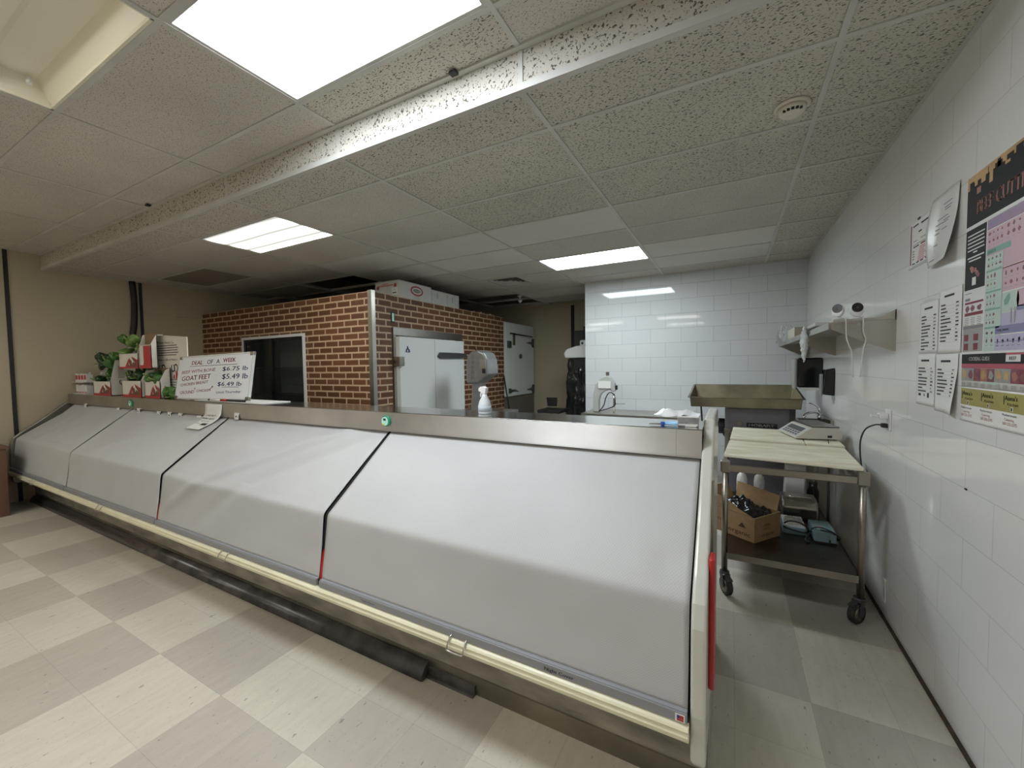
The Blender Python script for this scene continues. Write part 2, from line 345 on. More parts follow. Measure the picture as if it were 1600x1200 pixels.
# ceiling: tiles, grid and bulkhead
lightsL = {(-3,1),(-1,5)}                       # lower ceiling cells with lamps (column, row)
missing = {(-4,4),(-6,4),(-5,5),(-4,5),(-6,5),(-6,6),(-5,6),(-4,6),(-4,7),(-5,7),(-4,8),(-5,8),(-3,8),(-3,9),(-2,10)}
vent_cell = (-2,6)
ct = MB(); tg = MB()
random.seed(4)
xs = [XL]+[CX+i*DX for i in range(-5,2)]+[XR]
cols = list(range(-6,2))
def tile(b, x0, x1, y0, y1, z, mt): b.quad((x0,y0,z),(x0,y1,z),(x1,y1,z),(x1,y0,z), mt)
for ci, i in enumerate(cols):
    x0, x1 = xs[ci], xs[ci+1]
    ys = [YBM]+[CY+j*DY for j in range(1,11)]+[YFAR]
    for j in range(len(ys)-1):
        if (i,j) in lightsL or (i,j) in missing or (i,j) == vent_cell: continue
        if ys[j] > YB+.1 and i >= -1: continue
        mt = M_ceilA if (j <= 2 and i >= -1) or (i == 1) else (M_ceilB if random.random() < .85 else M_ceilC)
        if j == 0: mt = M_ceilA
        if (i,j) == (-1,3): mt = M_ceilC
        if (i,j) == (-5,2): mt = M_ceilD
        if i == 0 and j in (5,6): mt = M_ceilC
        tile(ct, x0, x1, ys[j], ys[j+1], ZL, mt)
YU = 1.4554
rows = [YBM, YU]+[YU-DY*k for k in range(1,14)]
lightsU = {(-1,1),(-2,2),(-1,5),(-3,6),(-5,4),(-1,9),(-4,9)}   # lamps in the higher ceiling
for ci, i in enumerate(cols):
    x0, x1 = xs[ci], xs[ci+1]
    for j in range(len(rows)-1):
        if (i,j) in lightsU: continue
        y1, y0 = rows[j], rows[j+1]
        tile(ct, x0, x1, y0, y1, ZU, M_ceilB if random.random() < .3 or i < -2 else M_ceilA)
for ci in range(len(cols)):      # bulkhead face
    ct.quad((xs[ci],YBM,ZL),(xs[ci+1],YBM,ZL),(xs[ci+1],YBM,ZU),(xs[ci],YBM,ZU), M_ceilA)
ceil = struct(ct.build('ceiling', M_ceilA, fix=False))
g = .012
for x in xs[1:-1]:
    tg.box(x-g, x+g, YBM-.002, YFAR if x < -2.05 else YB, ZL-.007, ZL+.03)
    tg.box(x-g, x+g, rows[-1], YBM, ZU-.007, ZU+.03)
    tg.box(x-g, x+g, YBM-.005, YBM, ZL, ZU)
for j in range(1,11):
    y = CY+j*DY; tg.box(XL, XR if y < YB else -2.0, y-g, y+g, ZL-.006, ZL+.03)
for y in rows[1:]: tg.box(XL, XR, y-g, y+g, ZU-.006, ZU+.03)
tg.box(XL, XR, YBM-.008, YBM+.022, ZL-.012, ZL+.02)     # bulkhead corner angles
tg.box(XL, XR, YBM-.03, YBM, ZU-.01, ZU+.005)
for (a,b_,c,d) in ((XR-.02,XR,YBM,YB),): tg.box(a,b_,c,d,ZL-.004,ZL+.02)
tg.box(-2.0, XR, YB-.02, YB, ZL-.004, ZL+.02)
tg.box(XL, XL+.02, YBM, 6.6, ZL-.004, ZL+.02)
o = tg.build('ceiling_grid', M_grid, ceil); 
struct(MB().box(XL-.1, XR+.1, YF-.1, YFAR+.1, 3.45, 3.55).build('ceiling_deck', M_dkwall, ceil))

# ================================================================ CEILING LIGHTS
E_led = emit_mat('led_panel_light', (.86,.93,1.0), L_LED)
E_prism = emit_mat('prismatic_lens_light', (1.0,.98,.90), L_PRISM, wave=1)
E_cool = emit_mat('cool_led_panel_light', (.84,.96,1.0), L_LED)
E_tube = emit_mat('fluorescent_tube_light', (1.0,.98,.95), L_TUBE)
E_store = emit_mat('store_panel_light', (1.0,.965,.89), L_STORE)
M_troffer = mat('warm_white_enamel', (.78,.74,.60), .35)
def panel_light(label, x0, y0, z, em, group=None):
    x1, y1 = x0+DX, y0+DY
    t = thing('ceiling_light', label, 'light', ((x0+x1)/2,(y0+y1)/2,z), group)
    f = MB()
    for a in ((x0+.012,x1-.012,y0+.012,y0+.03),(x0+.012,x1-.012,y1-.03,y1-.012),(x0+.012,x0+.03,y0+.03,y1-.03),(x1-.03,x1-.012,y0+.03,y1-.03)): f.box(*a, z-.004, z+.05)
    f.box(x0+.012, x1-.012, y0+.012, y1-.012, z+.05, z+.06)
    f.build('frame', M_grid, t)
    MB().box(x0+.03, x1-.03, y0+.03, y1-.03, z, z+.004).build('diffuser', em, t)
    return t
cell = lambda i: CX+i*DX
panel_light('large bluish white flat ceiling panel nearest the camera, lit', cell(-1), YU-DY, ZU, E_led)
panel_light('lit ceiling panel with streaky prismatic lens left of centre above the display case', cell(-3), CY+DY, ZL, E_prism)
panel_light('pale cyan flat ceiling panel above the tiled back wall', cell(-1), CY+5*DY, ZL, E_cool)
for (i,j,l) in ((-1,5,'ceiling panel behind the camera, second row'),(-3,6,'ceiling panel behind the camera, left of the second row'),(-5,4,'ceiling panel behind the camera by the left wall'),(-1,9,'ceiling panel by the front wall of the shop, right'),(-4,9,'ceiling panel by the front wall of the shop, left')):
    panel_light('warm white '+l, cell(i), rows[j+1], ZU, E_store)
# open troffer with bare tubes
x0, x1, y1 = cell(-2), cell(-1), rows[2]; y0 = y1-DY; z = ZU
t = thing('ceiling_light', 'open fluorescent ceiling light without a lens, bare tube showing, at top left', 'light', ((x0+x1)/2,(y0+y1)/2,z))
f = MB()
a, b_, c, d = x0+.012, x1-.012, y0+.012, y1-.012
f.quad((a,c,z),(b_,c,z),(b_-.03,c+.07,z+.11),(a+.03,c+.07,z+.11)); f.quad((a,d,z),(a+.03,d-.07,z+.11),(b_-.03,d-.07,z+.11),(b_,d,z))
f.quad((a,c,z),(a+.03,c+.07,z+.11),(a+.03,d-.07,z+.11),(a,d,z)); f.quad((b_,c,z),(b_,d,z),(b_-.03,d-.07,z+.11),(b_-.03,c+.07,z+.11))
f.quad((a+.03,c+.07,z+.11),(b_-.03,c+.07,z+.11),(b_-.03,d-.07,z+.11),(a+.03,d-.07,z+.11))
f.box(a-.0,b_,c,c+.012,z-.004,z+.012); f.box(a,b_,d-.012,d,z-.004,z+.012); f.box(a,a+.012,c,d,z-.004,z+.012); f.box(b_-.012,b_,c,d,z-.004,z+.012)
f.build('housing', M_troffer, t, fix=False)
ym = (y0+y1)/2
MB().prism([(ym-.07,z+.11),(ym-.035,z+.07),(ym+.035,z+.07),(ym+.07,z+.11)], a+.03, b_-.03).build('ballast_cover', M_troffer, t)
for yy in (ym-.13, ym+.085):
    if yy < ym: MB().cyl((a+.05,yy,z+.075),(b_-.05,yy,z+.075),.0127,mt=None).build('tube', E_tube, t)
    for xx, s_ in ((a+.035,1),(b_-.035,-1)):
        MB().box(xx-.008,xx+.016,yy-.018,yy+.018,z+.045,z+.11).build('lamp_holder', M_whitepl, t, bev=.003)
MB().cyl((a+.06,y1-.11,z+.095),(a+.06,y1-.11,z+.06),.012).build('socket', M_whitepl, t)

# vent, smoke detector, sprinkler
x0, x1 = cell(-2), cell(-1); y0 = CY+6*DY; y1 = y0+DY
t = thing('ceiling_vent', 'square ceiling air vent with dark louvres between the cooler and the tiled wall', 'vent', (x0+.3,y0+.3,ZL))
f = MB()
vx0, vx1, vy0, vy1 = x0+.10, x0+.60, y0+.06, y1-.06
f.box(x0+.01,vx0,y0+.01,y1-.01,ZL,ZL+.02); f.box(vx1,x1-.01,y0+.01,y1-.01,ZL,ZL+.02); f.box(vx0,vx1,y0+.01,vy0,ZL,ZL+.02); f.box(vx0,vx1,vy1,y1-.01,ZL,ZL+.02)
f.build('surround_tile', M_ceilB, t)
MB().box(vx0,vx1,vy0,vy1,ZL+.10,ZL+.12).build('duct_back', M_black, t)
for k in range(4):
    s_ = .04+.055*k; f = MB()
    cx_, cy_ = (vx0+vx1)/2, (vy0+vy1)/2
    for (p, q) in (((-s_,-s_),(s_,-s_)),((s_,-s_),(s_,s_)),((s_,s_),(-s_,s_)),((-s_,s_),(-s_,-s_))):
        k1 = (s_+.028)/s_
        f.quad((cx_+p[0],cy_+p[1],ZL+.03),(cx_+q[0],cy_+q[1],ZL+.03),(cx_+q[0]*k1,cy_+q[1]*k1,ZL+.002),(cx_+p[0]*k1,cy_+p[1]*k1,ZL+.002))
    f.build('louvre', M_grid, t, fix=False)
t = thing('smoke_detector', 'round cream smoke detector on the ceiling near the right wall', 'smoke detector', (.25,2.47,ZL))
M_smk = mat('aged_cream_plastic', (.68,.64,.56), .5)
MB().lathe([(.075,ZL),(.078,ZL-.008),(.072,ZL-.014)], (.25,2.47,0), 32).build('base_ring', M_smk, t)
MB().lathe([(.062,ZL-.014),(.06,ZL-.03),(.045,ZL-.045),(.02,ZL-.05)], (.25,2.47,0), 32).build('dome', M_smk, t)
f = MB()
for a in range(5): 
    an = -2.3+.35*a; f.box(.25+.052*math.cos(an)-.006,.25+.052*math.cos(an)+.006,2.47+.052*math.sin(an)-.004,2.47+.052*math.sin(an)+.004,ZL-.044,ZL-.034)
f.build('sensor_slot', M_black, t)
t = thing('sprinkler_head', 'small pale sprinkler head below the ceiling above the far freezer', 'sprinkler', (-3.35,6.55,ZL))
MB().lathe([(.05,ZL),(.05,ZL-.012),(.016,ZL-.02),(.016,ZL-.075),(.04,ZL-.08),(.035,ZL-.10),(.005,ZL-.13)], (-3.35,6.55,0), 16).build('head', M_white, t)
for (x,y,lb) in ((-1.197,1.66,'small black tape scrap on the ceiling edge beside the large bluish panel'),(-4.418,1.65,'small black tape scrap on the ceiling edge left of centre')):
    tag(MB().box(x-.02,x+.02,y-.012,y+.02,ZU-.022,ZU-.008).build('tape_scrap', M_black, bev=.003), lb, 'tape')

# ================================================================ DISPLAY CASE
XE0, XE1 = -.105, -.060          # right end panel
XW = XL+.004
ZT, YN = 1.255, 1.85
case = thing('refrigerated_display_case', 'long white and stainless refrigerated meat display case, fronts covered by pulled-down grey night shades', 'display case', (-3.8,1.9,0))
X0c = -7.40
MB().box(X0c, XE1-.01, 1.53, 2.42, 0, .33).build('base', M_kick, case)
MB().prism([(1.36,.36),(1.42,.345),(1.53,.33),(2.42,.33),(2.42,.98),(1.98,1.10),(1.90,1.12),(1.60,.80),(1.50,.60),(1.46,.42)], X0c+.04, XE1-.012).build('body', M_endb, case)
f = MB(); f.prism([(YN,1.137),(YN,ZT-.006),(YN+.006,ZT),(2.135,ZT),(2.135,ZT-.03),(YN+.03,ZT-.03),(YN+.02,1.137)], X0c+.04, XE0, mt=M_top)
f.build('counter_top', M_top, case)
f = MB(); f.box(X0c+.04, XE0, YN-.004, YN-.0005, 1.137, ZT-.004, M_nose); f.box(X0c+.04, XE0, YN-.004, YN+.012, 1.134, 1.139, M_nose)
f.box(-.205,-.2035,YN-.0048,YN-.004,1.139,ZT-.006,M_steel)
f.build('nosing', M_nose, case, bev=.0015)
MB().prism([(2.10,.33),(2.42,.33),(2.42,1.0),(2.13,1.224),(2.10,1.224)], X0c+.04, XE1-.012).build('rear_housing', M_steel, case)
# shade roller box under the nosing
MB().cyl((X0c+.05,1.905,1.12),(XE0,1.905,1.12),.028,n=12).build('shade_roller', M_bar, case)
# cream ribbed bumper
pf = [(1.40,.405),(1.345,.402),(1.322,.392),(1.316,.384),(1.322,.378),(1.314,.366),(1.320,.360),(1.322,.350),(1.33,.340),(1.36,.338),(1.42,.345)]
MB().prism(pf, X0c+.03, XE0-.002).build('bumper', M_bumper, case, bev=.002)
# aluminium ledge between shades and bumper
MB().prism([(1.335,.404),(1.46,.43),(1.46,.405),(1.335,.398)], X0c+.03, XE0-.002).build('ledge', M_steel, case)
def endpanel(x0, x1, pm):
    out = [(1.375,.235),(1.355,.26),(1.345,.42),(1.352,.70),(1.375,.77),(1.44,.83),(1.60,.955),(1.79,1.12),(1.93,1.245),(1.985,1.283),(2.06,1.290),(2.42,1.290)]
    inn = [(2.42,1.0),(2.42,.235)]
    MB().prism(out+inn, x0, x1).build('end_panel', pm, case, bev=.010, seg=3)
endpanel(XE0, XE1, M_endp); endpanel(X0c, X0c+.04, M_dull)  # left panel in dull grey: its unlit look is put into the colour
MB().box(XE1-.008, XE1-.001, 1.56, 2.42, 0, .5).build('side_skirt', M_endb, case)
MB().box(XE1, XE1+.019, 1.47, 1.54, .43, .88).build('red_guard', M_red, case, bev=.008, seg=3)
MB().box(XE1+.0005, XE1+.008, 1.62, 1.645, .70, 1.10).build('edge_trim', M_dull, case)
# lower kick face: ledge step and stained lip
MB().box(X0c+.04, XE1-.012, 1.522, 1.531, 0, .085).build('kick_lip', M_dull, case)
f = MB(); f.prism([(1.470,.0),(1.458,.006),(1.466,.030),(1.480,.050),(1.498,.064),(1.516,.070),(1.5215,.070),(1.5215,0)], X0c+.1, -1.31, smooth=True); f.build('cove_moulding', M_cove, case, fix=True)
f = MB(); f.prism([(1.495,.0),(1.500,.008),(1.511,.012),(1.512,.046),(1.5215,.046),(1.5215,0)], -1.308, -1.035); f.build('cove_moulding', M_cove, case)

# night shades: four fabric curtains with grey pull bars
shade_prof = [(1.895,1.148),(1.84,1.106),(1.66,.967),(1.404,.767),(1.396,.757),(1.392,.742),(1.3745,.60),(1.372,.58),(1.3695,.56),(1.360,.50),(1.350,.432)]
def arc_resample(P, n):
    d = [0]
    for a, b in zip(P, P[1:]): d.append(d[-1]+math.hypot(b[0]-a[0], b[1]-a[1]))
    out = []
    for k in range(n+1):
        t = d[-1]*k/n
        i = max(j for j in range(len(d)) if d[j] <= t+1e-9); i = min(i, len(P)-2)
        u = (t-d[i])/(d[i+1]-d[i]); out.append((P[i][0]+(P[i+1][0]-P[i][0])*u, P[i][1]+(P[i+1][1]-P[i][1])*u, t/d[-1]))
    return out
def shade(xa, xb, k, gapL=0, gapR=0, label=None, handles=()):
    NX, NP = 90, 70
    prof = arc_resample(shade_prof, NP); vs_ = []; fs_ = []
    for i in range(NX+1):
        u = i/NX
        for (y, z, t) in prof:
            # side edges pull in around the fold
            el = gapL*math.sin(PI*min(1,max(0,t)))**2; er = gapR*math.sin(PI*min(1,max(0,t)))**2
            if k == 0: el += .42*max(0, .40-abs(t-.20)) if t < .6 else 0
            x = (xa+el)*(1-u)+(xb-er)*u
            nrm = (-.65,.76) if t < .6 else (-1,.1)
            n1 = noise.noise(Vector((x*1.1, t*2.2, k*7.3)))*.011+noise.noise(Vector((x*3.1+t*5, t*2.0, k*3.1)))*.005+noise.noise(Vector((x*9, t*7, k*1.7)))*.0012
            amp = math.sin(PI*t)**.6 if 0 < t < 1 else 0
            wv = {0:1.5, 1:1.1, 2:1.6, 3:.5}[k]
            ed = min(1, .15+min(u,1-u)*9)
            dsp = n1*amp*wv*ed
            # diagonal drape folds
            if k == 2: dsp += .024*ed*amp*math.exp(-((u-.86+t*.9)/.04)**2) - .018*ed*amp*math.exp(-((u-1.0+t*.75)/.05)**2) + .008*amp*math.exp(-((u-.45+t*.2)/.04)**2)*(t > .3)
            if k == 1: dsp += .007*amp*math.exp(-((u-.9+t*1.2)/.06)**2)
            if k == 3: dsp += -.006*math.exp(-((u-.95)/.03)**2-((t-.55)/.05)**2) + .004*math.exp(-((u-.92)/.04)**2-((t-.58)/.04)**2)
            if k == 0: dsp += .008*amp*math.exp(-((u-.55+t*.35)/.07)**2)
            vs_.append((x, y+nrm[0]*dsp, z+nrm[1]*dsp))
    n = NP+1
    fs_ = [(i*n+j, (i+1)*n+j, (i+1)*n+j+1, i*n+j+1) for i in range(NX) for j in range(NP)]
    m_ = MB(); m_.add(vs_, fs_, None, True)
    o = m_.build('night_shade', M_fabric, case)
    so = o.modifiers.new('thick','SOLIDIFY'); so.thickness = .0015
    if label: o['label'] = label
    f = MB(); f.box(xa, xb, 1.330, 1.343, .400, .432); f.box(xa, xb, 1.334, 1.352, .428, .436)
    bar = f.build('pull_bar', M_bar, o, bev=.002)
    for hx in handles:
        h = MB(); h.tube([(hx-.036,1.338,.408),(hx-.040,1.318,.400),(hx-.040,1.300,.372),(hx-.034,1.297,.362),(hx+.034,1.297,.362),(hx+.040,1.300,.372),(hx+.040,1.318,.400),(hx+.036,1.338,.408)], .0035, 8, sub=3)
        h.build('pull_handle', M_steel, bar)
    return o, bar
s0 = shade(-7.33, -5.594, 0, 0, .004, None, (-6.42,))
s1 = shade(-5.577, -3.732, 1, .004, .010, None, (-4.67,))
s2 = shade(-3.710, -1.894, 2, .010, .006, None, (-2.75,))
s3 = shade(-1.871, -.112, 3, .004, 0, None, (-.985,))
f = MB(); f.box(-.147,-.118,1.3285,1.330,.403,.427, M_whitepl); f.box(-.142,-.134,1.328,1.3285,.413,.424, mat('flag_blue',(.02,.04,.22),.6)); f.box(-.134,-.122,1.328,1.3285,.413,.424, M_red); f.box(-.142,-.122,1.328,1.3285,.406,.412, M_red)
f.build('flag_sticker', M_whitepl, s3[1])
MB().text('Night Cover', (-.60,1.3292,.408), (1,0,0), (0,0,1), .018, M_ink, .115, bold=True).build('maker_name', M_ink, s3[1])
MB().text('Night Cover', (-1.56,1.3292,.410), (1,0,0), (0,0,1), .014, M_dkgrey, .09).build('maker_name', M_dkgrey, s3[1])
# black divider strips behind the shade joints, red at the lower end
for x, wd in ((-5.5855,.022),(-3.721,.034),(-1.8825,.030)):
    top = [(y,z) for y,z in shade_prof if z > .56]; low = [(y,z) for y,z in shade_prof if z <= .56]
    low = [(1.374,.56)]+low[1:] if low[0][1] == .56 else [(1.374,.56)]+low
    def strip(P, nm, m_):
        o_ = 0.006; P2 = [(y+o_, z-.004) for y,z in P]; P3 = [(y+.02, z-.012) for y,z in P]
        MB().prism(P2+P3[::-1], x-wd/2, x+wd/2).build(nm, m_, case)
    strip(top+[(1.376,.58)], 'divider', M_black); 
    if wd > .025: strip([(1.376,.578)]+[(y-.004,z) for y,z in low], 'divider_tip', M_red)
    else: strip([(1.376,.578)]+low, 'divider_tip', M_black)

# stickers and tags along the nosing
M_green = mat('green_badge', (.03,.30,.16), .35); M_mint = mat('mint_badge', (.50,.85,.72), .35); M_yel = mat('yellow_print', (.75,.70,.25), .5)
def badge(x, z, r, label):
    t = thing('round_badge', label, 'badge', (x,YN-.004,z), 'round badges on the counter nosing')
    MB().cyl((x,YN-.0045,z),(x,YN-.016,z),r,r*.96,24).build('rim', M_green, t)
    f = MB(); f.cyl((x-r*.1,YN-.016,z-r*.05),(x-r*.1,YN-.018,z-r*.05),r*.80,n=24,mt=M_mint); f.box(x-r*.42,x+r*.18,YN-.0185,YN-.018,z+.05*r,z+.45*r,M_ink)
    f.box(x-r*.75,x-r*.1,YN-.0185,YN-.018,z-.7*r,z-.45*r,M_yel)
    f.build('face', M_mint, t)
badge(-1.887, 1.200, .034, 'round green rimmed badge in the middle of the steel nosing, above the third shade joint')
badge(-5.538, 1.194, .034, 'small round green badge on the nosing below the produce boxes')
tagp = [(-6.776,1.125),(-5.852,1.108),(-5.351,1.122),(-4.917,1.108),(-4.695,1.112),(-4.486,1.109),(-4.153,1.102),(-3.55,1.153)]
for k,(x,z) in enumerate(tagp):
    f = MB(); f.box(x-.030,x+.030,YN-.014,YN-.0125,z-.028,z+.026, M_paper); f.box(x-.028,x+.028,YN-.0125,YN-.0045,z+.014,z+.026, M_whitepl)
    f.box(x-.012,x+.006,YN-.0144,YN-.014,z-.010,z+.002, M_ink)
    ordn = ['leftmost, near the left wall','second from the left','just right of the small round badge','below the second pair of produce boxes','left one below the big carton','right one below the big carton','beside the curling notice','right of the curling notice'][k]
    tag(f.build('price_tag', M_paper), 'small white price tag clipped under the steel nosing, '+ordn, 'price tag', 'price tags under the nosing')
# curling notice
vs_ = []; prof = [(1.8435,1.238),(1.842,1.20),(1.838,1.15),(1.822,1.11),(1.795,1.083),(1.760,1.060),(1.725,1.035)]
P = arc_resample(prof, 24)
def pt(u, t):
    k = min(int(t*24), 23); r = t*24-k; a, b = P[k], P[k+1]
    y, z = a[0]+(b[0]-a[0])*r, a[1]+(b[1]-a[1])*r
    sh = -.16*max(0,t-.35)
    return (-4.035+sh+.27*u*(1-.12*t), y-.004, z+.0)
t = thing('paper_notice', 'white printed notice taped to the nosing, its lower end curling over the shade', 'notice', pt(.5,0))
n_, m_ = 6, 24
MB().add([pt(i/n_, j/m_) for i in range(n_+1) for j in range(m_+1)], [(i*(m_+1)+j, i*(m_+1)+j+1, (i+1)*(m_+1)+j+1, (i+1)*(m_+1)+j) for i in range(n_) for j in range(m_)], None, True).build('sheet', M_paper, t, fix=False).modifiers.new('s','SOLIDIFY').thickness = .0006
def curved_text(txt, u0, t0, size, wdt, mb):
    vs0, fs0, wd = text_geo(txt); s_ = wdt/wd
    out = []
    for x, y in vs0:
        p = Vector(pt(u0+x*s_, t0-y*size)); p.y -= .002; p.z += .001; out.append(tuple(p))
    mb.add(out, fs0)
f = MB(); curved_text('ONE BUY', .15, .42, .085, .62, f); curved_text('PORK NECK', .08, .53, .085, .74, f); curved_text('special', .18, .62, .055, .5, f); curved_text('offer', .1, .74, .06, .3, f)
for a in range(5): 
    q = [pt(.52+.07*a,.80-.02*(a%2)), pt(.60+.07*a,.80), pt(.60+.07*a,.70-.03*((a+1)%2)), pt(.52+.07*a,.72)]
    f.add([(x,y-.002,z+.001) for x,y,z in q], [(0,1,2,3)])
f.build('lettering', M_ink, t, fix=False)

# ================================================================ WALK-IN COOLER
CT, CYF, CXR = 2.42, 3.402, -3.69
cooler = thing('walk_in_cooler', 'walk-in cooler box clad in brown brick wallpaper behind the display case', 'walk-in cooler', (-5.5,4.9,0))
f = MB()
# body with an open pocket for the glass doors
GX0, GX1, GZ1 = -6.33, -4.885, 1.995
f.box(XL+.006, GX0, CYF, CYF+.10, 0, CT, M_brickX); f.box(GX1, CXR, CYF, CYF+.10, 0, CT, M_brickX); f.box(GX0, GX1, CYF, CYF+.10, GZ1, CT, M_brickX); f.box(GX0, GX1, CYF, CYF+.10, 0, .30, M_brickX)
f.build('front_wall', M_brickX, cooler, fix=False)
f = MB(); f.box(CXR-.10, CXR, CYF+.10, 6.53, 0, CT, M_brickY); f.box(CXR, CXR+.022, CYF, 3.70, 0, CT, M_brickY)
f.build('side_wall', M_brickY, cooler, fix=False)
f = MB(); f.box(XL+.01, CXR-.10, CYF+.10, 6.53, CT-.08, CT-.01); f.box(XL+.01, CXR-.1, 6.45, 6.53, 0, CT-.01)
f.build('roof_panel', M_dull, cooler)
MB().prism([(CXR-.035,CYF-.006),(CXR+.028,CYF-.006),(CXR+.028,CYF+.05),(CXR+.022,CYF+.05),(CXR+.022,CYF-.0005),(CXR-.035,CYF-.0005)], 0, CT+.012, 'z').build('corner_angle', M_steel, cooler)
# glass sliding doors
f = MB(); f.box(GX0-.0, GX1, CYF-.012, CYF+.05, GZ1-.035, GZ1, M_whitepl); f.box(GX1-.05, GX1, CYF-.012, CYF+.05, .3, GZ1-.035, M_whitepl); f.box(GX0, GX0+.02, CYF-.012, CYF+.05, .3, GZ1-.035, M_whitepl)
f.build('door_surround', M_whitepl, cooler)
M_glass = mat('dark_cooler_glass', (.03,.04,.04), .03, spec=.8, alpha=.30)
M_coolin = mat('cooler_interior', (.42,.45,.41), .5)
MB().box(GX0+.02, GX1-.05, CYF+.55, CYF+.57, .3, GZ1).build('interior_panel', M_coolin, cooler)
for k,(a,b_) in enumerate(((GX0+.02,-5.62),(-5.67,GX1-.05))):
    y = CYF+.004+.012*k
    f = MB(); f.box(a,b_,y,y+.02,GZ1-.075,GZ1-.035); f.box(a,b_,y,y+.02,.3,.36); f.box(a,a+.055,y,y+.02,.36,GZ1-.075); f.box(b_-.055,b_,y,y+.02,.36,GZ1-.075)
    d = f.build('glass_door', M_blackg, cooler)
    MB().box(a+.055,b_-.055,y+.008,y+.012,.36,GZ1-.075).build('glass_pane', M_glass, d)
    hx = b_-.03 if k == 0 else b_-.02
    if k == 0: MB().tube([(hx,y-.002,1.22),(hx,y-.025,1.20),(hx,y-.025,.82),(hx,y-.002,.80)], .007, 8, sub=2).build('door_handle', M_black, d)
for zz in (.75,1.15,1.55): MB().box(GX0+.03, GX1-.06, CYF+.12, CYF+.5, zz, zz+.012).build('interior_shelf', M_dkgrey, cooler)
# insulated white door on the side
f = MB(); f.box(CXR+.0005, CXR+.03, 3.73, 5.185, 1.93, 2.03); f.box(CXR+.0005, CXR+.03, 3.73, 3.77, 0, 1.93); f.box(CXR+.0005, CXR+.03, 5.13, 5.185, 0, 1.93)
f.build('door_frame', M_steel, cooler, bev=.003)
f = MB(); f.box(CXR+.031, CXR+.095, 3.765, 5.125, .05, 1.915)
f.box(CXR+.0951, CXR+.0958, 4.435, 4.440, .05, 1.915, M_dull)
MD_ = f.build('insulated_door', M_white, cooler, bev=.004); 
h = MB(); h.prism([(4.48,1.685),(4.53,1.735),(4.98,1.735),(5.16,1.725),(5.16,1.66),(4.98,1.655),(4.53,1.65)], CXR+.096, CXR+.125); h.build('strap_hinge', M_dkgrey, MD_, bev=.004)
MB().box(CXR+.03, CXR+.14, 3.715, 3.80, 1.55, 1.665).build('door_latch', M_steel, MD_, bev=.008)
f = MB(); f.prism([(3.86,1.72),(3.875,1.765),(3.89,1.765),(3.89,1.80),(3.905,1.80),(3.92,1.765),(3.935,1.755),(3.945,1.72)], CXR+.096, CXR+.098, mt=mat('navy_sticker',(.01,.015,.08),.4)); f.prism([(3.885,1.73),(3.90,1.76),(3.915,1.73)], CXR+.098, CXR+.0985, mt=M_whitepl)
f.build('warning_badge', M_whitepl, MD_)
t = thing('thermometer', 'small black framed thermometer on the brick wall left of the white cooler door', 'thermometer', (CXR,3.74,2.07))
MB().box(CXR+.0005, CXR+.018, 3.712, 3.772, 2.085, 2.215).build('case', M_black, t, bev=.004)
MB().box(CXR+.018, CXR+.0195, 3.726, 3.758, 2.10, 2.20).build('dial', M_mint, t)
# cartons on the cooler roof
M_carton = mat('white_carton', (.58,.57,.53), .6, var=.05, vscale=10)
M_redp = mat('faded_red_print', (.35,.06,.06), .7); M_pinkp = mat('faded_pink_print', (.50,.22,.19), .7)
t = thing('cardboard_carton', 'white carton with a red oval emblem on top of the cooler corner', 'carton', (-4.0,4.25,CT), 'cartons on the cooler roof')
ax0, ax1, ay0, ay1, az = -4.16, -3.745, 3.93, 4.57, 2.645
MB().box(ax0, ax1, ay0, ay1, CT+.0125, az).build('carton_body', M_carton, t, bev=.002)
MB().box(ax0-.004, ax1+.004, ay0-.004, ay1+.004, az-.0, az+.006).build('lid', M_carton, t)
f = MB(); n = 28
cyy, czz = 4.27, 2.555
def ell(a, b): return [(cyy+a*math.cos(2*PI*k/n), czz+b*math.sin(2*PI*k/n)) for k in range(n)]
f.prism(ell(.125,.066), ax1+.0002, ax1+.0010, mt=M_redp); f.prism(ell(.098,.045), ax1+.001, ax1+.0014, mt=M_carton); f.prism(ell(.075,.024), ax1+.0014, ax1+.0018, mt=mat('green_grey_print',(.12,.17,.13),.7))
f.text('KINGSFORD', (ax1+.0022,cyy-.06,czz-.010), (0,1,0), (0,0,1), .026, M_carton, .12)
f.text('charcoal', (ax1+.0012,cyy-.045,2.475), (0,1,0), (0,0,1), .016, M_redp, .09); f.text('briquets', (ax1+.0012,cyy-.055,2.455), (0,1,0), (0,0,1), .014, M_ink, .11)
f.text('net wt', (ax1+.0012,cyy-.04,2.437), (0,1,0), (0,0,1), .012, M_ink, .08)
f.build('emblem', M_redp, t, fix=False)
f = MB(); yq = ay0-.0008
f.box(ax0+.06, ax0+.32, yq, ay0-.0002, 2.585, 2.605, M_pinkp); f.box(ax0+.12, ax0+.24, yq, ay0-.0002, 2.612, 2.622, M_pinkp); f.cyl((ax0+.05,yq,2.575),(ax0+.05,ay0-.0002,2.575),.025,mt=M_redp,n=14); f.cyl((ax1-.06,yq,2.59),(ax1-.06,ay0-.0002,2.59),.025,mt=M_redp,n=14)
f.box(ax1-.12, ax1-.02, yq, ay0-.0002, 2.47, 2.56, M_paper); f.text('15', (ax1-.105,yq-.0004,2.52), (1,0,0), (0,0,1), .035, M_pinkp, .05); f.box(ax1-.11, ax1-.04, yq-.0004, yq, 2.488, 2.50, M_ink)
f.build('side_print', M_pinkp, t)
t = thing('cardboard_carton', 'plain white double carton on the cooler roof, right of the red oval one', 'carton', (-4.0,4.93,CT), 'cartons on the cooler roof')
MB().box(-4.10, -3.76, 4.595, 5.255, CT+.0125, 2.632).build('carton_body', M_carton, t, bev=.002)
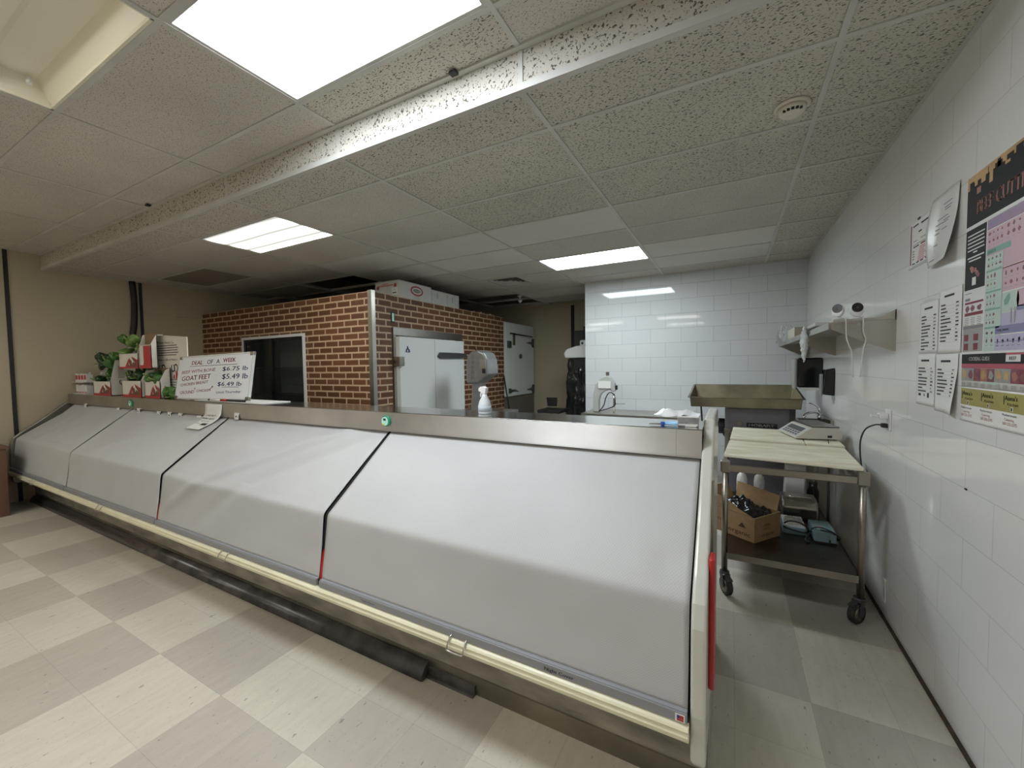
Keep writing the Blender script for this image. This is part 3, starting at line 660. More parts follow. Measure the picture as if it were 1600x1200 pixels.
for a in ((4.955,4.959,CT+.02,2.63),(4.72,4.732,2.52,2.60),(5.08,5.09,2.50,2.58)): MB().box(-3.76,-3.7592,*a).build('seam', M_dull, t)

# stored pipes and boards piled on the cooler roof at the back
random.seed(11)
pipes = []
for k in range(7):
    y = 5.70+.10*k; zz = CT+.03+.028*(k%4)
    a = (-4.4-.1*(k%3), y+.02, CT+.022); b_ = (-3.76, y+.0, CT+.022)
    mt_ = [M_dull, mat('rust_brown_pipe',(.16,.05,.03),.6), M_cream][k%3]
    nm = ['galvanised','rusty brown','pale cream'][k%3]
    o = MB().cyl(a, b_, .018, n=10).build('metal_pipe', mt_)
    tag(o, 'pipe lying among the others on the far end of the dark cooler roof', 'pipe', 'pipes on the cooler roof')
# tall black hose against the left wall
tag(MB().tube([(XL+.05,2.545,2.785),(XL+.045,2.56,2.5),(XL+.05,2.545,2.2),(XL+.045,2.515,1.95),(XL+.04,2.52,1.6),(XL+.04,2.54,.6),(XL+.04,2.54,.005)], .036, 10).build('black_hose', M_black), 'thick black hose hanging from the ceiling against the left wall', 'hose')

# freezer box at the end of the cooler
fz = thing('white_freezer_box', 'tall white freezer box with strap hinges beyond the brick cooler', 'freezer', (-4.2,7.15,0))
FX = -3.70
MB().box(XL+.02, FX-.03, 6.55, 7.84, 0, 2.36).build('box_body', M_white, fz)
MB().box(FX-.03, FX-.002, 6.55, 7.84, 0, .95).build('lower_panel', mat('grey_beige_panel',(.16,.15,.12),.5), fz)
d = MB().box(FX-.028, FX+.03, 6.58, 7.78, .96, 2.34).build('freezer_door', M_white, fz, bev=.006)
for zz in (2.0,1.05):
    MB().prism([(7.70,zz-.09),(7.76,zz-.09),(7.76,zz+.09),(7.70,zz+.09),(7.66,zz+.025),(7.45,zz+.006),(7.45,zz-.006),(7.66,zz-.025)], FX+.031, FX+.05).build('strap_hinge', M_dkgrey, d, bev=.003)
MB().prism([(6.66,1.02),(6.74,1.02),(6.74,1.04),(6.90,1.05),(7.05,1.04),(6.90,1.08),(6.74,1.09),(6.74,1.11),(6.66,1.11)], FX+.031, FX+.05).build('strap_hinge', M_dkgrey, d)
MB().tube([(FX+.05,6.72,2.145),(FX+.06,7.0,2.14),(FX+.05,7.68,2.13)], .012, 8, sub=2).build('door_bar', M_black, d)
MB().box(FX+.031, FX+.07, 6.62, 6.74, 1.87, 2.0).build('door_lock', M_dkgrey, d, bev=.008)
MB().box(FX+.031, FX+.05, 6.84, 6.92, 1.93, 2.16).build('lock_plate', M_dull, d, bev=.003)
MB().cyl((FX+.031,7.15,1.72),(FX+.055,7.15,1.72),.045,n=18).build('round_knob', M_dkgrey, d)
tag(MB().cyl((-3.60,6.36,1.36),(-3.50,6.60,.012),.014,n=10).build('leaning_pole', M_black), 'thin black pole leaning on the end of the brick cooler', 'pole')

# far end: wrapped rack, panels, chair
t = thing('wrapped_rack', 'tall rack wrapped in crumpled black plastic with a white foam tray on top', 'rack', (-2.35,6.95,0))
def crumple(mb, nx, ny, fn, amp, sc_=6, seed=0, mt=None, ridg=True, zs_=1):
    vs_ = []
    for i in range(nx+1):
        for j in range(ny+1):
            p, nrm = fn(i/nx, j/ny); q = Vector((p.x,p.y,p.z*zs_+(p.x+p.y)*(1-zs_)*.6))*sc_+Vector((seed,seed*.7,0))
            h = noise.noise(q)+.5*noise.noise(q*2.3)
            if ridg: h = abs(h)*1.6-.5
            vs_.append(tuple(p+nrm*h*amp))
    mb.add(vs_, [(i*(ny+1)+j,(i+1)*(ny+1)+j,(i+1)*(ny+1)+j+1,i*(ny+1)+j+1) for i in range(nx) for j in range(ny)], mt, True)
M_bag = mat('black_plastic_bag', (.012,.012,.014), .16, bump=.5, bscale=9)
f = MB(); x0, x1, y0, y1, zt = -2.54, -2.09, 6.68, 7.1, 1.66
def wrap(u, v):
    per = [(x0,y1),(x0,y0),(x1,y0),(x1,y1),(x0,y1)]; k = min(int(u*4),3); r = u*4-k
    a, b_ = per[k], per[k+1]; p = Vector((a[0]+(b_[0]-a[0])*r, a[1]+(b_[1]-a[1])*r, zt*v*1.0+.01))
    c = Vector(((x0+x1)/2,(y0+y1)/2,p.z)); nn = (p-c).normalized(); p = c+(p-c)*(1-.16*v*v+.1*(1-v)); return p, nn
crumple(f, 90, 60, wrap, .040, 9, 2, zs_=.28); f.build('plastic_wrap', M_bag, t, fix=False)
MB().box(x0+.03, x1-.03, y0+.03, y1-.03, .02, zt-.02).build('rack_frame', M_black, t)
MB().prism([(x0-.01,zt-.005),(x0-.03,zt+.08),(x0+.02,zt+.15),(x0+.2,zt+.20),(x1+.05,zt+.22),(x1+.05,zt-.005)], y0-.02, y1-.02, 'y').build('foam_tray', M_whitepl, t, bev=.02, seg=3)
t = thing('small_speaker', 'small white rounded gadget with a black spot on top of the foam tray', 'gadget', (-2.2,6.85,1.86))
MB().box(-2.30,-2.18,6.72,6.82,1.845,1.96).build('gadget_body', M_whitepl, t, bev=.025, seg=3)
MB().cyl((-2.25,6.717,1.905),(-2.25,6.7195,1.905),.022,n=14).build('gadget_lens', M_black, t)
tag(MB().box(-2.78,-2.55,7.80,7.848,.9,2.22).build('grey_panel', mat('grey_green_panel',(.10,.10,.085),.6)), 'grey green board standing against the far wall', 'board')
MB_ = MB().box(-2.52,-2.02,7.60,7.848,1.2,2.28).build('black_cabinet', M_black); tag(MB_, 'black wall cabinet at the far end, half hidden by the tiled wall', 'cabinet')
t = thing('folding_chair', 'dark chair with a black backrest in front of the far cream wall', 'chair', (-2.6,6.3,0))
cx_, cy_ = -2.67, 6.35
MB().prism([(cx_-.11,.99),(cx_-.09,.84),(cx_+.08,.84),(cx_+.09,.99)], cy_+.02, cy_+.05, 'y').build('backrest', M_black, t, bev=.01)
MB().box(cx_-.09, cx_+.30, cy_-.40, cy_+.02, .77, .82).build('seat', M_black, t, bev=.012)
for (xx,yy,xt,yt,zt2) in ((cx_-.08,cy_-.38,cx_-.06,cy_-.36,.77),(cx_+.28,cy_-.38,cx_+.26,cy_-.36,.77),(cx_+.28,cy_+.0,cx_+.26,cy_-.0,.77),(cx_-.08,cy_+.08,cx_-.01,cy_+.035,.86)):
    MB().cyl((xx,yy,0),(xt,yt,zt2),.012,n=8).build('leg', M_dull, t)

# sanitiser / tenderiser machine on a steel table behind the case
tb = thing('steel_worktable', 'stainless worktable in front of the cooler carrying the domed machine, mostly hidden by the case', 'worktable', (-2.95,4.65,0), 'worktables behind the case')
def table(t, x0, x1, y0, y1, z):
    MB().box(x0,x1,y0,y1,z-.04,z).build('table_top', M_steel, t, bev=.004)
    for xx in (x0+.04,x1-.04):
        for yy in (y0+.04,y1-.04): MB().cyl((xx,yy,0),(xx,yy,z-.04),.02,n=10).build('leg', M_steel, t)
    MB().box(x0+.04,x1-.04,y0+.04,y1-.04,.25,.27).build('undershelf', M_steel, t)
table(tb, -3.35, -2.60, 4.3, 5.0, .93)
t = thing('domed_machine', 'grey metal machine with a domed ribbed head on a flared stand before the brick cooler', 'machine', (-2.95,4.65,.93))
M_casting = mat('grey_cast_metal', (.33,.33,.325), .35, .6, var=.1, vscale=9)
MB().prism([(-3.11,.932),(-2.84,.932),(-2.87,1.0),(-2.93,1.10),(-2.955,1.33),(-3.07,1.34),(-3.085,1.10)], 4.55, 4.72, 'y').build('stand', M_casting, t, bev=.02, seg=3)
hd = [(-3.125,1.30),(-3.13,1.55),(-3.11,1.66),(-3.05,1.73),(-2.93,1.745),(-2.85,1.71),(-2.80,1.63),(-2.785,1.50),(-2.785,1.42),(-2.83,1.40),(-2.90,1.345),(-2.95,1.31)]
MB().prism(hd, 4.50, 4.78, 'y').build('head', M_casting, t, bev=.025, seg=3)
for xx in (-3.03,-3.005): MB().box(xx,xx+.008,4.492,4.5,1.36,1.70).build('chrome_rib', M_chrome, t)
MB().box(-2.90,-2.81,4.488,4.5,1.50,1.62).build('control_plate', M_steel, t, bev=.004)
MB().box(-2.86,-2.82,4.478,4.4875,1.44,1.50).build('switch', M_black, t, bev=.004)
MB().tube([(-3.05,4.64,1.745),(-3.06,4.64,1.775),(-3.075,4.64,1.78)], .007, 6, sub=2).build('lifting_eye', M_black, t)
# arched saw on the sink table by the tiled wall
tb = thing('steel_worktable', 'stainless worktable against the tiled back wall, only its edge visible beyond the case', 'worktable', (-1.1,5.75,0), 'worktables behind the case')
table(tb, -1.85, -.45, 5.45, 6.08, .86)
t = thing('arched_machine', 'light grey arched machine with a black cable in front of the tiled back wall', 'machine', (-1.6,5.7,.86))
M_lgrey = mat('light_grey_enamel', (.42,.42,.40), .35)
out = [(-1.745,.862),(-1.735,1.12),(-1.70,1.26),(-1.62,1.355),(-1.55,1.375),(-1.49,1.36),(-1.43,1.27),(-1.42,1.16),(-1.46,1.15),(-1.50,1.18),(-1.58,1.155),(-1.63,1.11),(-1.655,1.04),(-1.66,.862)]
MB().prism(out, 5.66, 5.74, 'y').build('arch_frame', M_lgrey, t, bev=.012, seg=2)
MB().box(-1.66,-1.48,5.648,5.66,1.20,1.30).build('label_plate', M_paper, t)
MB().box(-1.56,-1.52,5.68,5.72,1.378,1.43).build('knob', M_dull, t, bev=.004)
MB().box(-1.425,-1.40,5.67,5.72,1.18,1.24).build('switch', M_black, t, bev=.004)
MB().tube([(-1.65,5.64,.87),(-1.58,5.64,.96),(-1.55,5.63,1.06),(-1.50,5.63,1.14),(-1.44,5.64,1.12),(-1.42,5.64,1.02),(-1.44,5.64,.95),(-1.64,5.63,.875)], .007, 8).build('cable', M_black, t)
MB().cyl((-1.45,5.7,.862),(-1.45,5.7,1.12),.014,n=10).build('post', M_steel, t)
MB().cyl((-1.45,5.7,.98),(-1.30,5.7,.985),.005,n=8).build('guide_arm', M_dull, t)

# ================================================================ ON THE COUNTER
def spray(x, y, z):
    t = thing('spray_bottle', 'white spray bottle standing on the steel counter in front of the brick cooler', 'spray bottle', (x,y,z))
    MB().lathe([(.036,z),(.038,z+.01),(.037,z+.05),(.030,z+.075),(.016,z+.10),(.012,z+.115)], (x,y,0), 20).build('bottle', mat('milky_bottle',(.62,.65,.66),.3), t)
    MB().lathe([(.0385,z+.012),(.0385,z+.045)], (x,y,0), 20).build('label_band', mat('blue_grey_label',(.42,.47,.5),.5), t)
    M = rotz((x,y,0), -.3)
    MB(M).prism([(-.045,z+.145),(-.045,z+.128),(-.02,z+.124),(-.014,z+.115),(.014,z+.115),(.018,z+.135),(.022,z+.15),(0,z+.158),(-.03,z+.155)], -.010, .010, 'y').build('spray_head', M_whitepl, t, bev=.003)
    MB(M).prism([(-.028,z+.128),(-.034,z+.10),(-.029,z+.095),(-.018,z+.124)], -.006, .006, 'y').build('trigger', M_whitepl, t)
spray(-1.262, 2.0, ZT+.001)
# glove box, tissue, scraper at the right end
t = thing('glove_box', 'grey carton of gloves at the right end of the steel counter', 'glove box', (-.16,1.99,ZT))
M = rotz((-.205,1.90,ZT+.001), .10)
MB(M).box(0,.085,0,.17,0,.040).build('carton_body', mat('grey_print_carton',(.30,.30,.29),.5,var=.3,vscale=40), t, bev=.002)
f = MB(M); f.box(.0,.085,.0,.17,.040,.0425); f.build('carton_top', M_paper, t)
f = MB(M); f.box(.004,.08,-.0006,0,.006,.012,M_paper); f.box(.03,.075,-.0008,-.0006,.0,.010,M_paper); f.build('side_print', M_paper, t)
f = MB(M)
crumple(f, 14, 14, lambda u,v: (Vector((-.10+.19*u,.03+.10*v,.045+.022*math.sin(PI*u)*math.sin(PI*v))), Vector((0,0,1))), .016, 26, 3, ridg=False)
tag(f.build('plastic_gloves', mat('translucent_glove',(.75,.76,.77),.35), fix=False), 'crumpled white disposable gloves pulled out over the grey glove box', 'gloves')
t = thing('scraper', 'blue handled scraper with a dark blade lying on the steel counter', 'scraper', (-.28,1.92,ZT))
M = rotz((-.325,1.905,ZT+.001), .10)
MB(M).prism([(0,-.012),(.05,-.016),(.055,.012),(.01,.010)], .004, .008, 'z').build('blade', M_dull, t)
MB(M).box(.048,.066,-.014,.014,0,.016).build('ferrule', mat('royal_blue_plastic',(.03,.10,.42),.35), t, bev=.004)
MB(M).cyl((.066,0,.010),(.20,.004,.012),.009,.012,12).build('handle', mat('light_blue_plastic',(.30,.55,.80),.3), t)

# whiteboard with hand lettering
t = thing('whiteboard', 'white marker board reading Deal Of A Week with meat prices, propped on the counter', 'whiteboard', (-4.1,1.95,ZT))
bw, bh = 1.22, .385
M = Matrix.Translation((-4.72,1.905,ZT+.0145)) @ Matrix.Rotation(-.0,4,'Z') @ Matrix.Rotation(-.015,4,'Y') @ Matrix.Rotation(-.16,4,'X')
MB(M).box(0,bw,.0,.012,0,bh).build('board', mat('whiteboard_face',(.80,.84,.88),.12), t)
f = MB(M)
for a in ((-.012,0,-.004,.016,-.012,bh+.012),(bw,bw+.012,-.004,.016,-.012,bh+.012),(0,bw,-.004,.016,-.012,0),(0,bw,-.004,.016,bh,bh+.012)): f.box(*a)
f.build('frame', mat('white_aluminium',(.72,.73,.72),.25,.2), t, bev=.003)
f = MB(M)
for xx in (-.014, bw-.04):
    for zz in (-.014, bh-.018): f.box(xx, xx+.054, -.006, .017, zz, zz+.032)
f.build('corner_cap', M_dull, t, bev=.006)
M_mred = mat('dark_red_marker',(.26,.04,.05),.6); M_mblue = mat('navy_marker',(.04,.05,.15),.6); M_mgrey = mat('grey_purple_marker',(.16,.13,.20),.6)
f = MB(M); yq = -.0012; U = (1,0,0); V = (0,.0,1)
def wt(s, x, z, h, wdt, m_, rise=0): f.text(s, (x,yq,z*.93), Vector((1,0,rise)), V, h*.92, m_, wdt, bold=h > .05)
wt('DEAL', .22, .335, .058, .20, M_mred); wt('OF', .50, .335, .062, .10, M_mgrey); wt('A', .66, .335, .062, .055, M_mgrey); wt('WEEK', .77, .345, .055, .20, M_mred)
f.box(.20,1.0,yq,0,.296,.300,M_mgrey)
wt('BEEF WITH BONE', .06, .245, .045, .60, M_mred, .03); wt('$6.75 lb', .77, .262, .056, .40, M_mblue)
wt('GOAT FEET', .07, .17, .068, .52, M_mred, .04); wt('$5.49 lb', .78, .185, .068, .40, M_mblue)
wt('CHICKEN BREAST', .06, .115, .040, .50, M_mred, .06); wt('&', .33, .085, .030, .025, M_mred); wt('$6.49 lb', .72, .118, .056, .38, M_mblue)
wt('GROUND', .07, .035, .048, .26, M_mred, .04); wt('CHICKEN', .38, .060, .034, .24, M_mred, .03); wt('Until Thursday', .72, .045, .032, .38, M_mblue, .03)
f.box(.80,1.06,yq,0,.098,.101,M_mblue); f.add([(.60,yq,.075),(.655,yq,.105),(.652,yq,.110),(.598,yq,.080)],[(0,1,2,3)],M_mred); f.add([(.655,yq,.112),(.630,yq,.108),(.650,yq,.094)],[(0,1,2)],M_mred)
f.build('hand_lettering', M_mred, t, fix=False)
tag(MB().box(-4.30,-3.25,1.875,2.11,ZT+.001,ZT+.006).build('white_sheet', M_whitepl, bev=.001), 'white sheet lying flat on the counter under the front of the marker board', 'sheet')
t = thing('marker_pen', 'black and red marker pen lying in front of the marker board', 'marker', (-3.9,1.88,ZT+.006))
zz = ZT+.016
MB().cyl((-4.02,1.875,zz),(-3.86,1.88,zz),.009,n=12).build('barrel', M_whitepl, t)
MB().cyl((-3.86,1.88,zz),(-3.77,1.883,zz),.010,n=12).build('red_band', M_red, t)
MB().cyl((-3.77,1.883,zz),(-3.52,1.89,zz),.009,n=12).build('cap', M_black, t)
MB().cyl((-4.05,1.874,zz),(-4.02,1.875,zz),.008,n=12).build('end_cap', M_black, t)

# produce cartons with peppers
M_pcart = mat('white_produce_carton', (.66,.63,.56), .6, var=.05, vscale=8); M_pred = mat('carton_red_print', (.42,.03,.035), .5); M_pbrown = mat('carton_brown_print', (.13,.045,.03), .5); M_inner = mat('carton_inside', (.22,.15,.08), .8)
M_pep = [mat('dark_green_pepper',(.018,.055,.018),.22,var=.3,vscale=12), mat('green_pepper',(.055,.16,.03),.22,var=.3,vscale=12), mat('light_green_pepper',(.17,.30,.07),.25,var=.3,vscale=12)]
M_stem = mat('pale_green_stem', (.22,.30,.10), .5)
def pepper_proto(k):
    o = thing('green_pepper', 'x', 'pepper', (0,0,0))
    f = MB(); prof = [(.004,-.075),(.016,-.055),(.027,-.02),(.036,.02),(.037,.045),(.026,.062),(.008,.058)]
    f.lathe(prof, (0,0,0), 12, None, 'x')
    f.v = [(x, y*(1+.16*math.cos(3*math.atan2(z,y)))+.012*math.sin(x*22), z*(1+.16*math.cos(3*math.atan2(z,y)))) for x,y,z in f.v]
    f.build('flesh', M_pep[k], o); 
    MB().tube([(.056,0,0),(.075,.002,.004),(.090,.006,.012)], .005, 6, sub=2).build('stem', M_stem, o)
    return o
protos = [pepper_proto(k) for k in range(3)]; used = [False]*3
def pepper(loc, rot, s, k, label, group):
    o = protos[k] if not used[k] else dup(protos[k]); used[k] = True
    o.location = loc; o.rotation_euler = rot; o.scale = (s,s,s); o['label'] = label; o['group'] = group
def produce_box(x0, x1, z0, zf, zb, label, yf=1.885, yb=2.115, flap=None, top=False, logo=True):
    """carton with a low printed front, open inside, higher right side and back"""
    t = thing('produce_carton', label, 'produce carton', ((x0+x1)/2,(yf+yb)/2,z0), 'printed produce cartons on the counter')
    w_ = .006
    f = MB(); f.box(x0,x1,yf,yf+w_,z0,zf,M_pcart); f.box(x0,x1,yb-w_,yb,z0,zb,M_inner); f.box(x0,x1,yf,yb,z0,z0+w_,M_pcart)
    f.prism([(yf,z0),(yf,zf),(yf+.05,zb-.02),(yb,zb),(yb,z0)], x1-w_, x1, mt=M_pcart); f.prism([(yf,z0),(yf,zf),(yb,zb),(yb,z0)], x0, x0+w_, mt=M_pcart)
    f.build('tray', M_pcart, t)
    f = MB(); h = zf-z0; q = yf-.0008
    def band(poly, m_, d=0): f.prism(poly, q-.0004-d, q-d, 'y', mt=m_)
    W = x1-x0
    band([(x0,z0),(x1,z0),(x1,z0+h*.10),(x0,z0+h*.14)], M_pred)
    band([(x0+W*.32,z0+h*.12),(x0+W*.50,z0+h*.62),(x0+W*.68,z0+h*.80),(x1,z0+h*.55),(x1,z0+h*.10)], M_pred, .0004)
    band([(x0+W*.42,z0+h*.12),(x0+W*.55,z0+h*.58),(x0+W*.72,z0+h*.72),(x0+W*.93,z0+h*.50),(x0+W*.93,z0+h*.12)], M_pbrown, .0008)
    band([(x0+W*.60,z0+h*.62),(x0+W*.66,z0+h*.90),(x0+W*.72,z0+h*.62),(x0+W*.86,z0+h*.36),(x0+W*.76,z0+h*.46),(x0+W*.70,z0+h*.30),(x0+W*.69,z0+h*.5)], M_pcart, .0012)
    band([(x0+W*.52,z0+h*.22),(x0+W*.54,z0+h*.42),(x0+W*.57,z0+h*.22)], M_pcart, .0012)
    f.build('front_print', M_pred, t)
    if logo:
        f = MB()
        for r in range(9): f.box(x1+.0002,x1+.0008,yf+.07,yf+.07+.11*(1-.25*(r%3)),zb-.09-.016*r,zb-.085-.016*r)
        cy_, cz_ = yf+.12, z0+(zb-z0)*.36
        for s_ in (-1,1):
            n = 16; rr = .026
            for k in range(n-3):
                a0 = (PI/2 if s_ < 0 else -PI/2)+2*PI*(k+1.5)/n; a1 = a0+2*PI/n
                P = [(x1+.001, cy_+s_*.018+r_*math.cos(a), cz_+r_*1.25*math.sin(a)) for a,r_ in ((a0,rr),(a1,rr),(a1,rr-.008),(a0,rr-.008))]
                f.add(P, [(0,1,2,3)])
        f.build('side_print', M_ink, t, fix=False)
    return t
random.seed(21)
def heap(x0, x1, z0, z1, n, label, group, ks=(0,1,1,2), y0=1.93, y1=2.06):
    """peppers side by side in rows, each row lying on the one below"""
    nc = max(2, int((x1-x0)/.15)); i = 0; row = 0
    while i < n:
        for c in range(nc-(row % 2)):
            if i >= n: break
            x = x0+.05+(c+.5*(row % 2))*(x1-x0-.1)/max(1,nc-1)+random.uniform(-.012,.012)
            pepper((x, y0+.02+random.uniform(0,.05), min(z1, z0+.035+.085*row)), (random.uniform(-.5,.5), random.uniform(-.8,.8), -1.2+random.uniform(-.9,.9)), random.uniform(1.15,1.5), random.choice(ks), label, group); i += 1
        row += 1
Z0 = ZT+.001
# left carton, heaped high
produce_box(-6.66, -6.17, Z0, Z0+.16, Z0+.42, 'leftmost red printed produce carton, heaped high with peppers')
heap(-6.68, -6.25, Z0+.14, Z0+.42, 10, 'dark green pepper heaped in the leftmost red printed carton', 'peppers in the left carton', (0,0,1,1))
# two lower middle cartons
produce_box(-5.86, -5.40, Z0, Z0+.17, Z0+.30, 'red printed produce carton, lower left of the stacked pair', logo=False)
heap(-5.86, -5.48, Z0+.15, Z0+.24, 5, 'dark pepper in the lower left carton of the stack', 'peppers in the lower left carton', (0,0,1))
produce_box(-5.31, -4.98, Z0, Z0+.17, Z0+.30, 'red printed produce carton, lower right of the stacked pair', yb=1.975, logo=False)
heap(-5.30, -5.04, Z0+.15, Z0+.24, 3, 'dark pepper in the lower right carton of the stack', 'peppers in the lower right carton', (0,0,1), 1.90, 1.94)
# upper cartons
produce_box(-5.90, -5.44, Z0+.302, Z0+.46, Z0+.67, 'upper left produce carton of the stack with light green peppers spilling out', logo=False)
heap(-5.96, -5.58, Z0+.46, Z0+.61, 6, 'light green pepper spilling from the upper left carton', 'peppers in the upper left carton', (1,2,2,0))
t = produce_box(-5.40, -5.14, Z0+.302, Z0+.54, Z0+.66, 'upper right produce carton of the stack with a red panel', yb=1.94, logo=False)
MB().box(-5.30,-5.15,1.8825,1.884,Z0+.31,Z0+.53).build('red_panel', M_pred, t)
# tall white carton flap, turned lid with printing
t = thing('tall_white_carton', 'tall open white carton with black printed text and recycling marks behind the marker board', 'carton', (-4.9,2.0,ZT))
tx0, tx1 = -5.36, -4.66
MB().prism([(tx0,Z0),(tx1,Z0),(tx1,Z0+.60),(tx0-.02,Z0+.655),(tx0-.04,Z0+.645),(tx0-.10,Z0+.52),(tx0-.03,Z0+.50)], 1.992, 2.000, 'y').build('back_flap', M_pcart, t)
f = MB(); q = 1.9915
f.text('Mountain Rancho Co.', (tx0+.08,q,Z0+.555), (1,0,-.03), (0,0,1), .036, M_ink, .36, bold=True)
for r in range(5): f.box(tx0+.08,tx0+.08+(.42,.44,.43,.44,.40)[r],q,q+.0004,Z0+.525-.024*r,Z0+.533-.024*r, M_ink)
f.text('Made in USA & Mexico', (tx0+.09,q,Z0+.375), (1,0,0), (0,0,1), .030, M_ink, .40, bold=True)
n = 18
for cx_ in (tx0+.14, tx0+.20, tx0+.40, tx0+.46):
    for k in range(n-3):
        a0 = (PI/2 if cx_ in (tx0+.14,tx0+.40) else -PI/2)+2*PI*(k+1.5)/n; a1 = a0+2*PI/n
        f.add([(cx_+r_*math.cos(a), q, Z0+.30+r_*math.sin(a)) for a,r_ in ((a0,.042),(a1,.042),(a1,.027),(a0,.027))], [(0,1,2,3)], M_ink)
for r in range(6): f.box(tx0+.22,tx0+.50,q,q+.0004,Z0+.05+.026*r,Z0+.056+.026*r, M_ink)
f.box(tx0+.40,tx0+.43,q,q+.0004,Z0+.19,Z0+.23,M_pred); f.box(tx0+.45,tx0+.49,q,q+.0004,Z0+.18,Z0+.27,M_pred)
f.build('printing', M_ink, t, fix=False)
heap(-4.97, -4.76, Z0+.01, Z0+.08, 3, 'dark wrinkled pepper loose on the counter beside the marker board', 'loose peppers by the marker board', (0,0,1), 1.90, 1.98)
# small packets in two tiers at the far left
t = thing('snack_packet_rack', 'small two tier rack of white and red packets at the far left counter end', 'rack', (-7.2,2.0,ZT))
for zz in (Z0, Z0+.14): MB().box(-7.42,-7.03,1.90,2.08,zz,zz+.006).build('tier', M_whitepl, t)
for xx in (-7.42,-7.036): MB().box(xx,xx+.006,2.06,2.08,Z0+.006,Z0+.27).build('upright', M_whitepl, t)
for r in range(2):
    for k in range(4):
        o = MB(); xx = -7.40+.093*k; zz = Z0+.0065+.14*r
        o.box(xx,xx+.082,1.93,1.99,zz,zz+.105-.01*(k%2),M_paper); o.box(xx+.008,xx+.074,1.929,1.93,zz+(.03 if r else .0),zz+(.085 if r else .02),M_pred if r else M_pinkp)
        tag(o.build('snack_packet', M_paper, bev=.002), 'white packet with red print on the %s tier of the small rack' % ('upper','lower')[1-r], 'packet', 'packets on the %s tier' % ('upper','lower')[1-r])
# brown wooden stand at the left edge
t = thing('wooden_stand', 'brown wooden stand on the floor at the left edge by the case', 'stand', (-7.1,.9,0))
M_wood = mat('brown_wood', (.17,.085,.05), .5, var=.3, vscale=6, stretch=(1,1,.15))
MB().box(-7.40,-6.80,.50,1.22,0,.72).build('cabinet_body', M_wood, t, bev=.004)
MB().box(-7.42,-6.78,.48,1.24,.72,.745).build('stand_top', M_wood, t, bev=.003)

# ================================================================ MIXER GRINDER, SINK
mx = thing('meat_mixer_grinder', 'purple grey floor standing meat grinder with a wide stained steel feed pan', 'meat grinder', (.2,4.95,0))
M_purple = mat('purple_grey_enamel', (.19,.18,.205), .38, .15, var=.12, vscale=7)
M_pan = steel_mat('stained_pan_steel', (.38,.345,.25), .36, (2,2,2), .06, .6)
mx0, mx1, my0, my1 = -.055, .50, 4.72, 5.45
f = MB(); f.box(mx0, mx1, my0, my1, .12, 1.085); f.build('housing', M_purple, mx, bev=.012)
MB().box(mx0+.045, mx1-.03, my0-.006, my0, .50, 1.07).build('front_cover', M_purple, mx, bev=.004)
for a in ((mx0+.05,my0+.05),(mx1-.05,my0+.05),(mx0+.05,my1-.05),(mx1-.05,my1-.05)): MB().cyl((a[0],a[1],0),(a[0],a[1],.12),.03,n=12).build('foot', M_black, mx)
MB().box(mx1-.01, mx1+.05, my0+.01, my1-.05, .15, 1.085).build('side_cover', M_dkgrey, mx, bev=.006)
# feed pan: sloped-side tray, rear rim higher
px0, px1, py0, py1 = -.375, .585, 4.58, 5.28
zb0, zb1, zr0, zr1 = 1.092, 1.115, 1.190, 1.288
O = [(px0,py0,zr0),(px1,py0,zr0),(px1,py1,zr1),(px0,py1,zr1)]; I = [(px0+.012,py0+.004,zb0),(px1-.012,py0+.004,zb0),(px1-.015,py1-.03,zb1),(px0+.03,py1-.03,zb1)]
R = [(px0-.022,py0-.018,zr0-.004),(px1+.022,py0-.018,zr0-.004),(px1+.022,py1+.018,zr1-.004),(px0-.022,py1+.018,zr1-.004)]
f = MB(); vs_ = R+O+I
f.add(vs_, [(i,(i+1)%4,4+(i+1)%4,4+i) for i in range(4)]+[(4+i,4+(i+1)%4,8+(i+1)%4,8+i) for i in range(4)]+[(8,9,10,11)])
p = f.build('feed_pan', M_pan, mx, fix=True)
so = p.modifiers.new('thick','SOLIDIFY'); so.thickness = .006; bv = p.modifiers.new('b','BEVEL'); bv.width = .02; bv.segments = 3; bv.limit_method = 'ANGLE'
f = MB()
for k in range(5): f.box(px0+.10+.035*k,px0+.115+.035*k,py0+.05,py0+.10,zb0+.008,zb0+.012)
for k in range(3): MB().box(px0+.09+.05*k,px0+.125+.05*k,py0+.045,py0+.075,zb0+.0075,zb0+.012).build('meat_scrap', M_paper, p, bev=.002)
MB().box(mx0-.02, mx1-.02, my0+.03, my1-.1, 1.086, 1.091).build('pan_gasket', M_black, mx)
MB().cyl((px0+.10,py0+.07,1.088),(px0+.115,py0+.09,.86),.008,n=8).build('pan_leg', M_black, mx)
MB().cyl((mx0-.062,4.88,.86),(mx0-.001,4.88,.86),.082,n=24).build('grinder_head', M_black, mx, bev=.006)
MB().cyl((mx0-.072,4.88,.88),(mx0-.062,4.88,.88),.03,n=20).build('discharge_hub', M_chrome, mx)
f = MB(); f.box(.14,.40,my0-.012,my0-.0065,.885,.928, M_blackg); f.text('HOBART', (.155,my0-.0125,.893), (1,0,0), (0,0,1), .036, M_whitepl, .22, bold=True)
f.build('maker_plate', M_blackg, mx, fix=False)
MB().cyl((.075,my0-.03,.915),(.075,my0-.0065,.915),.024,n=18).build('start_button', M_dull, mx)
MB().box(mx0-.018,mx0-.001,4.80,4.86,.77,.83).build('side_knob', M_black, mx, bev=.004)

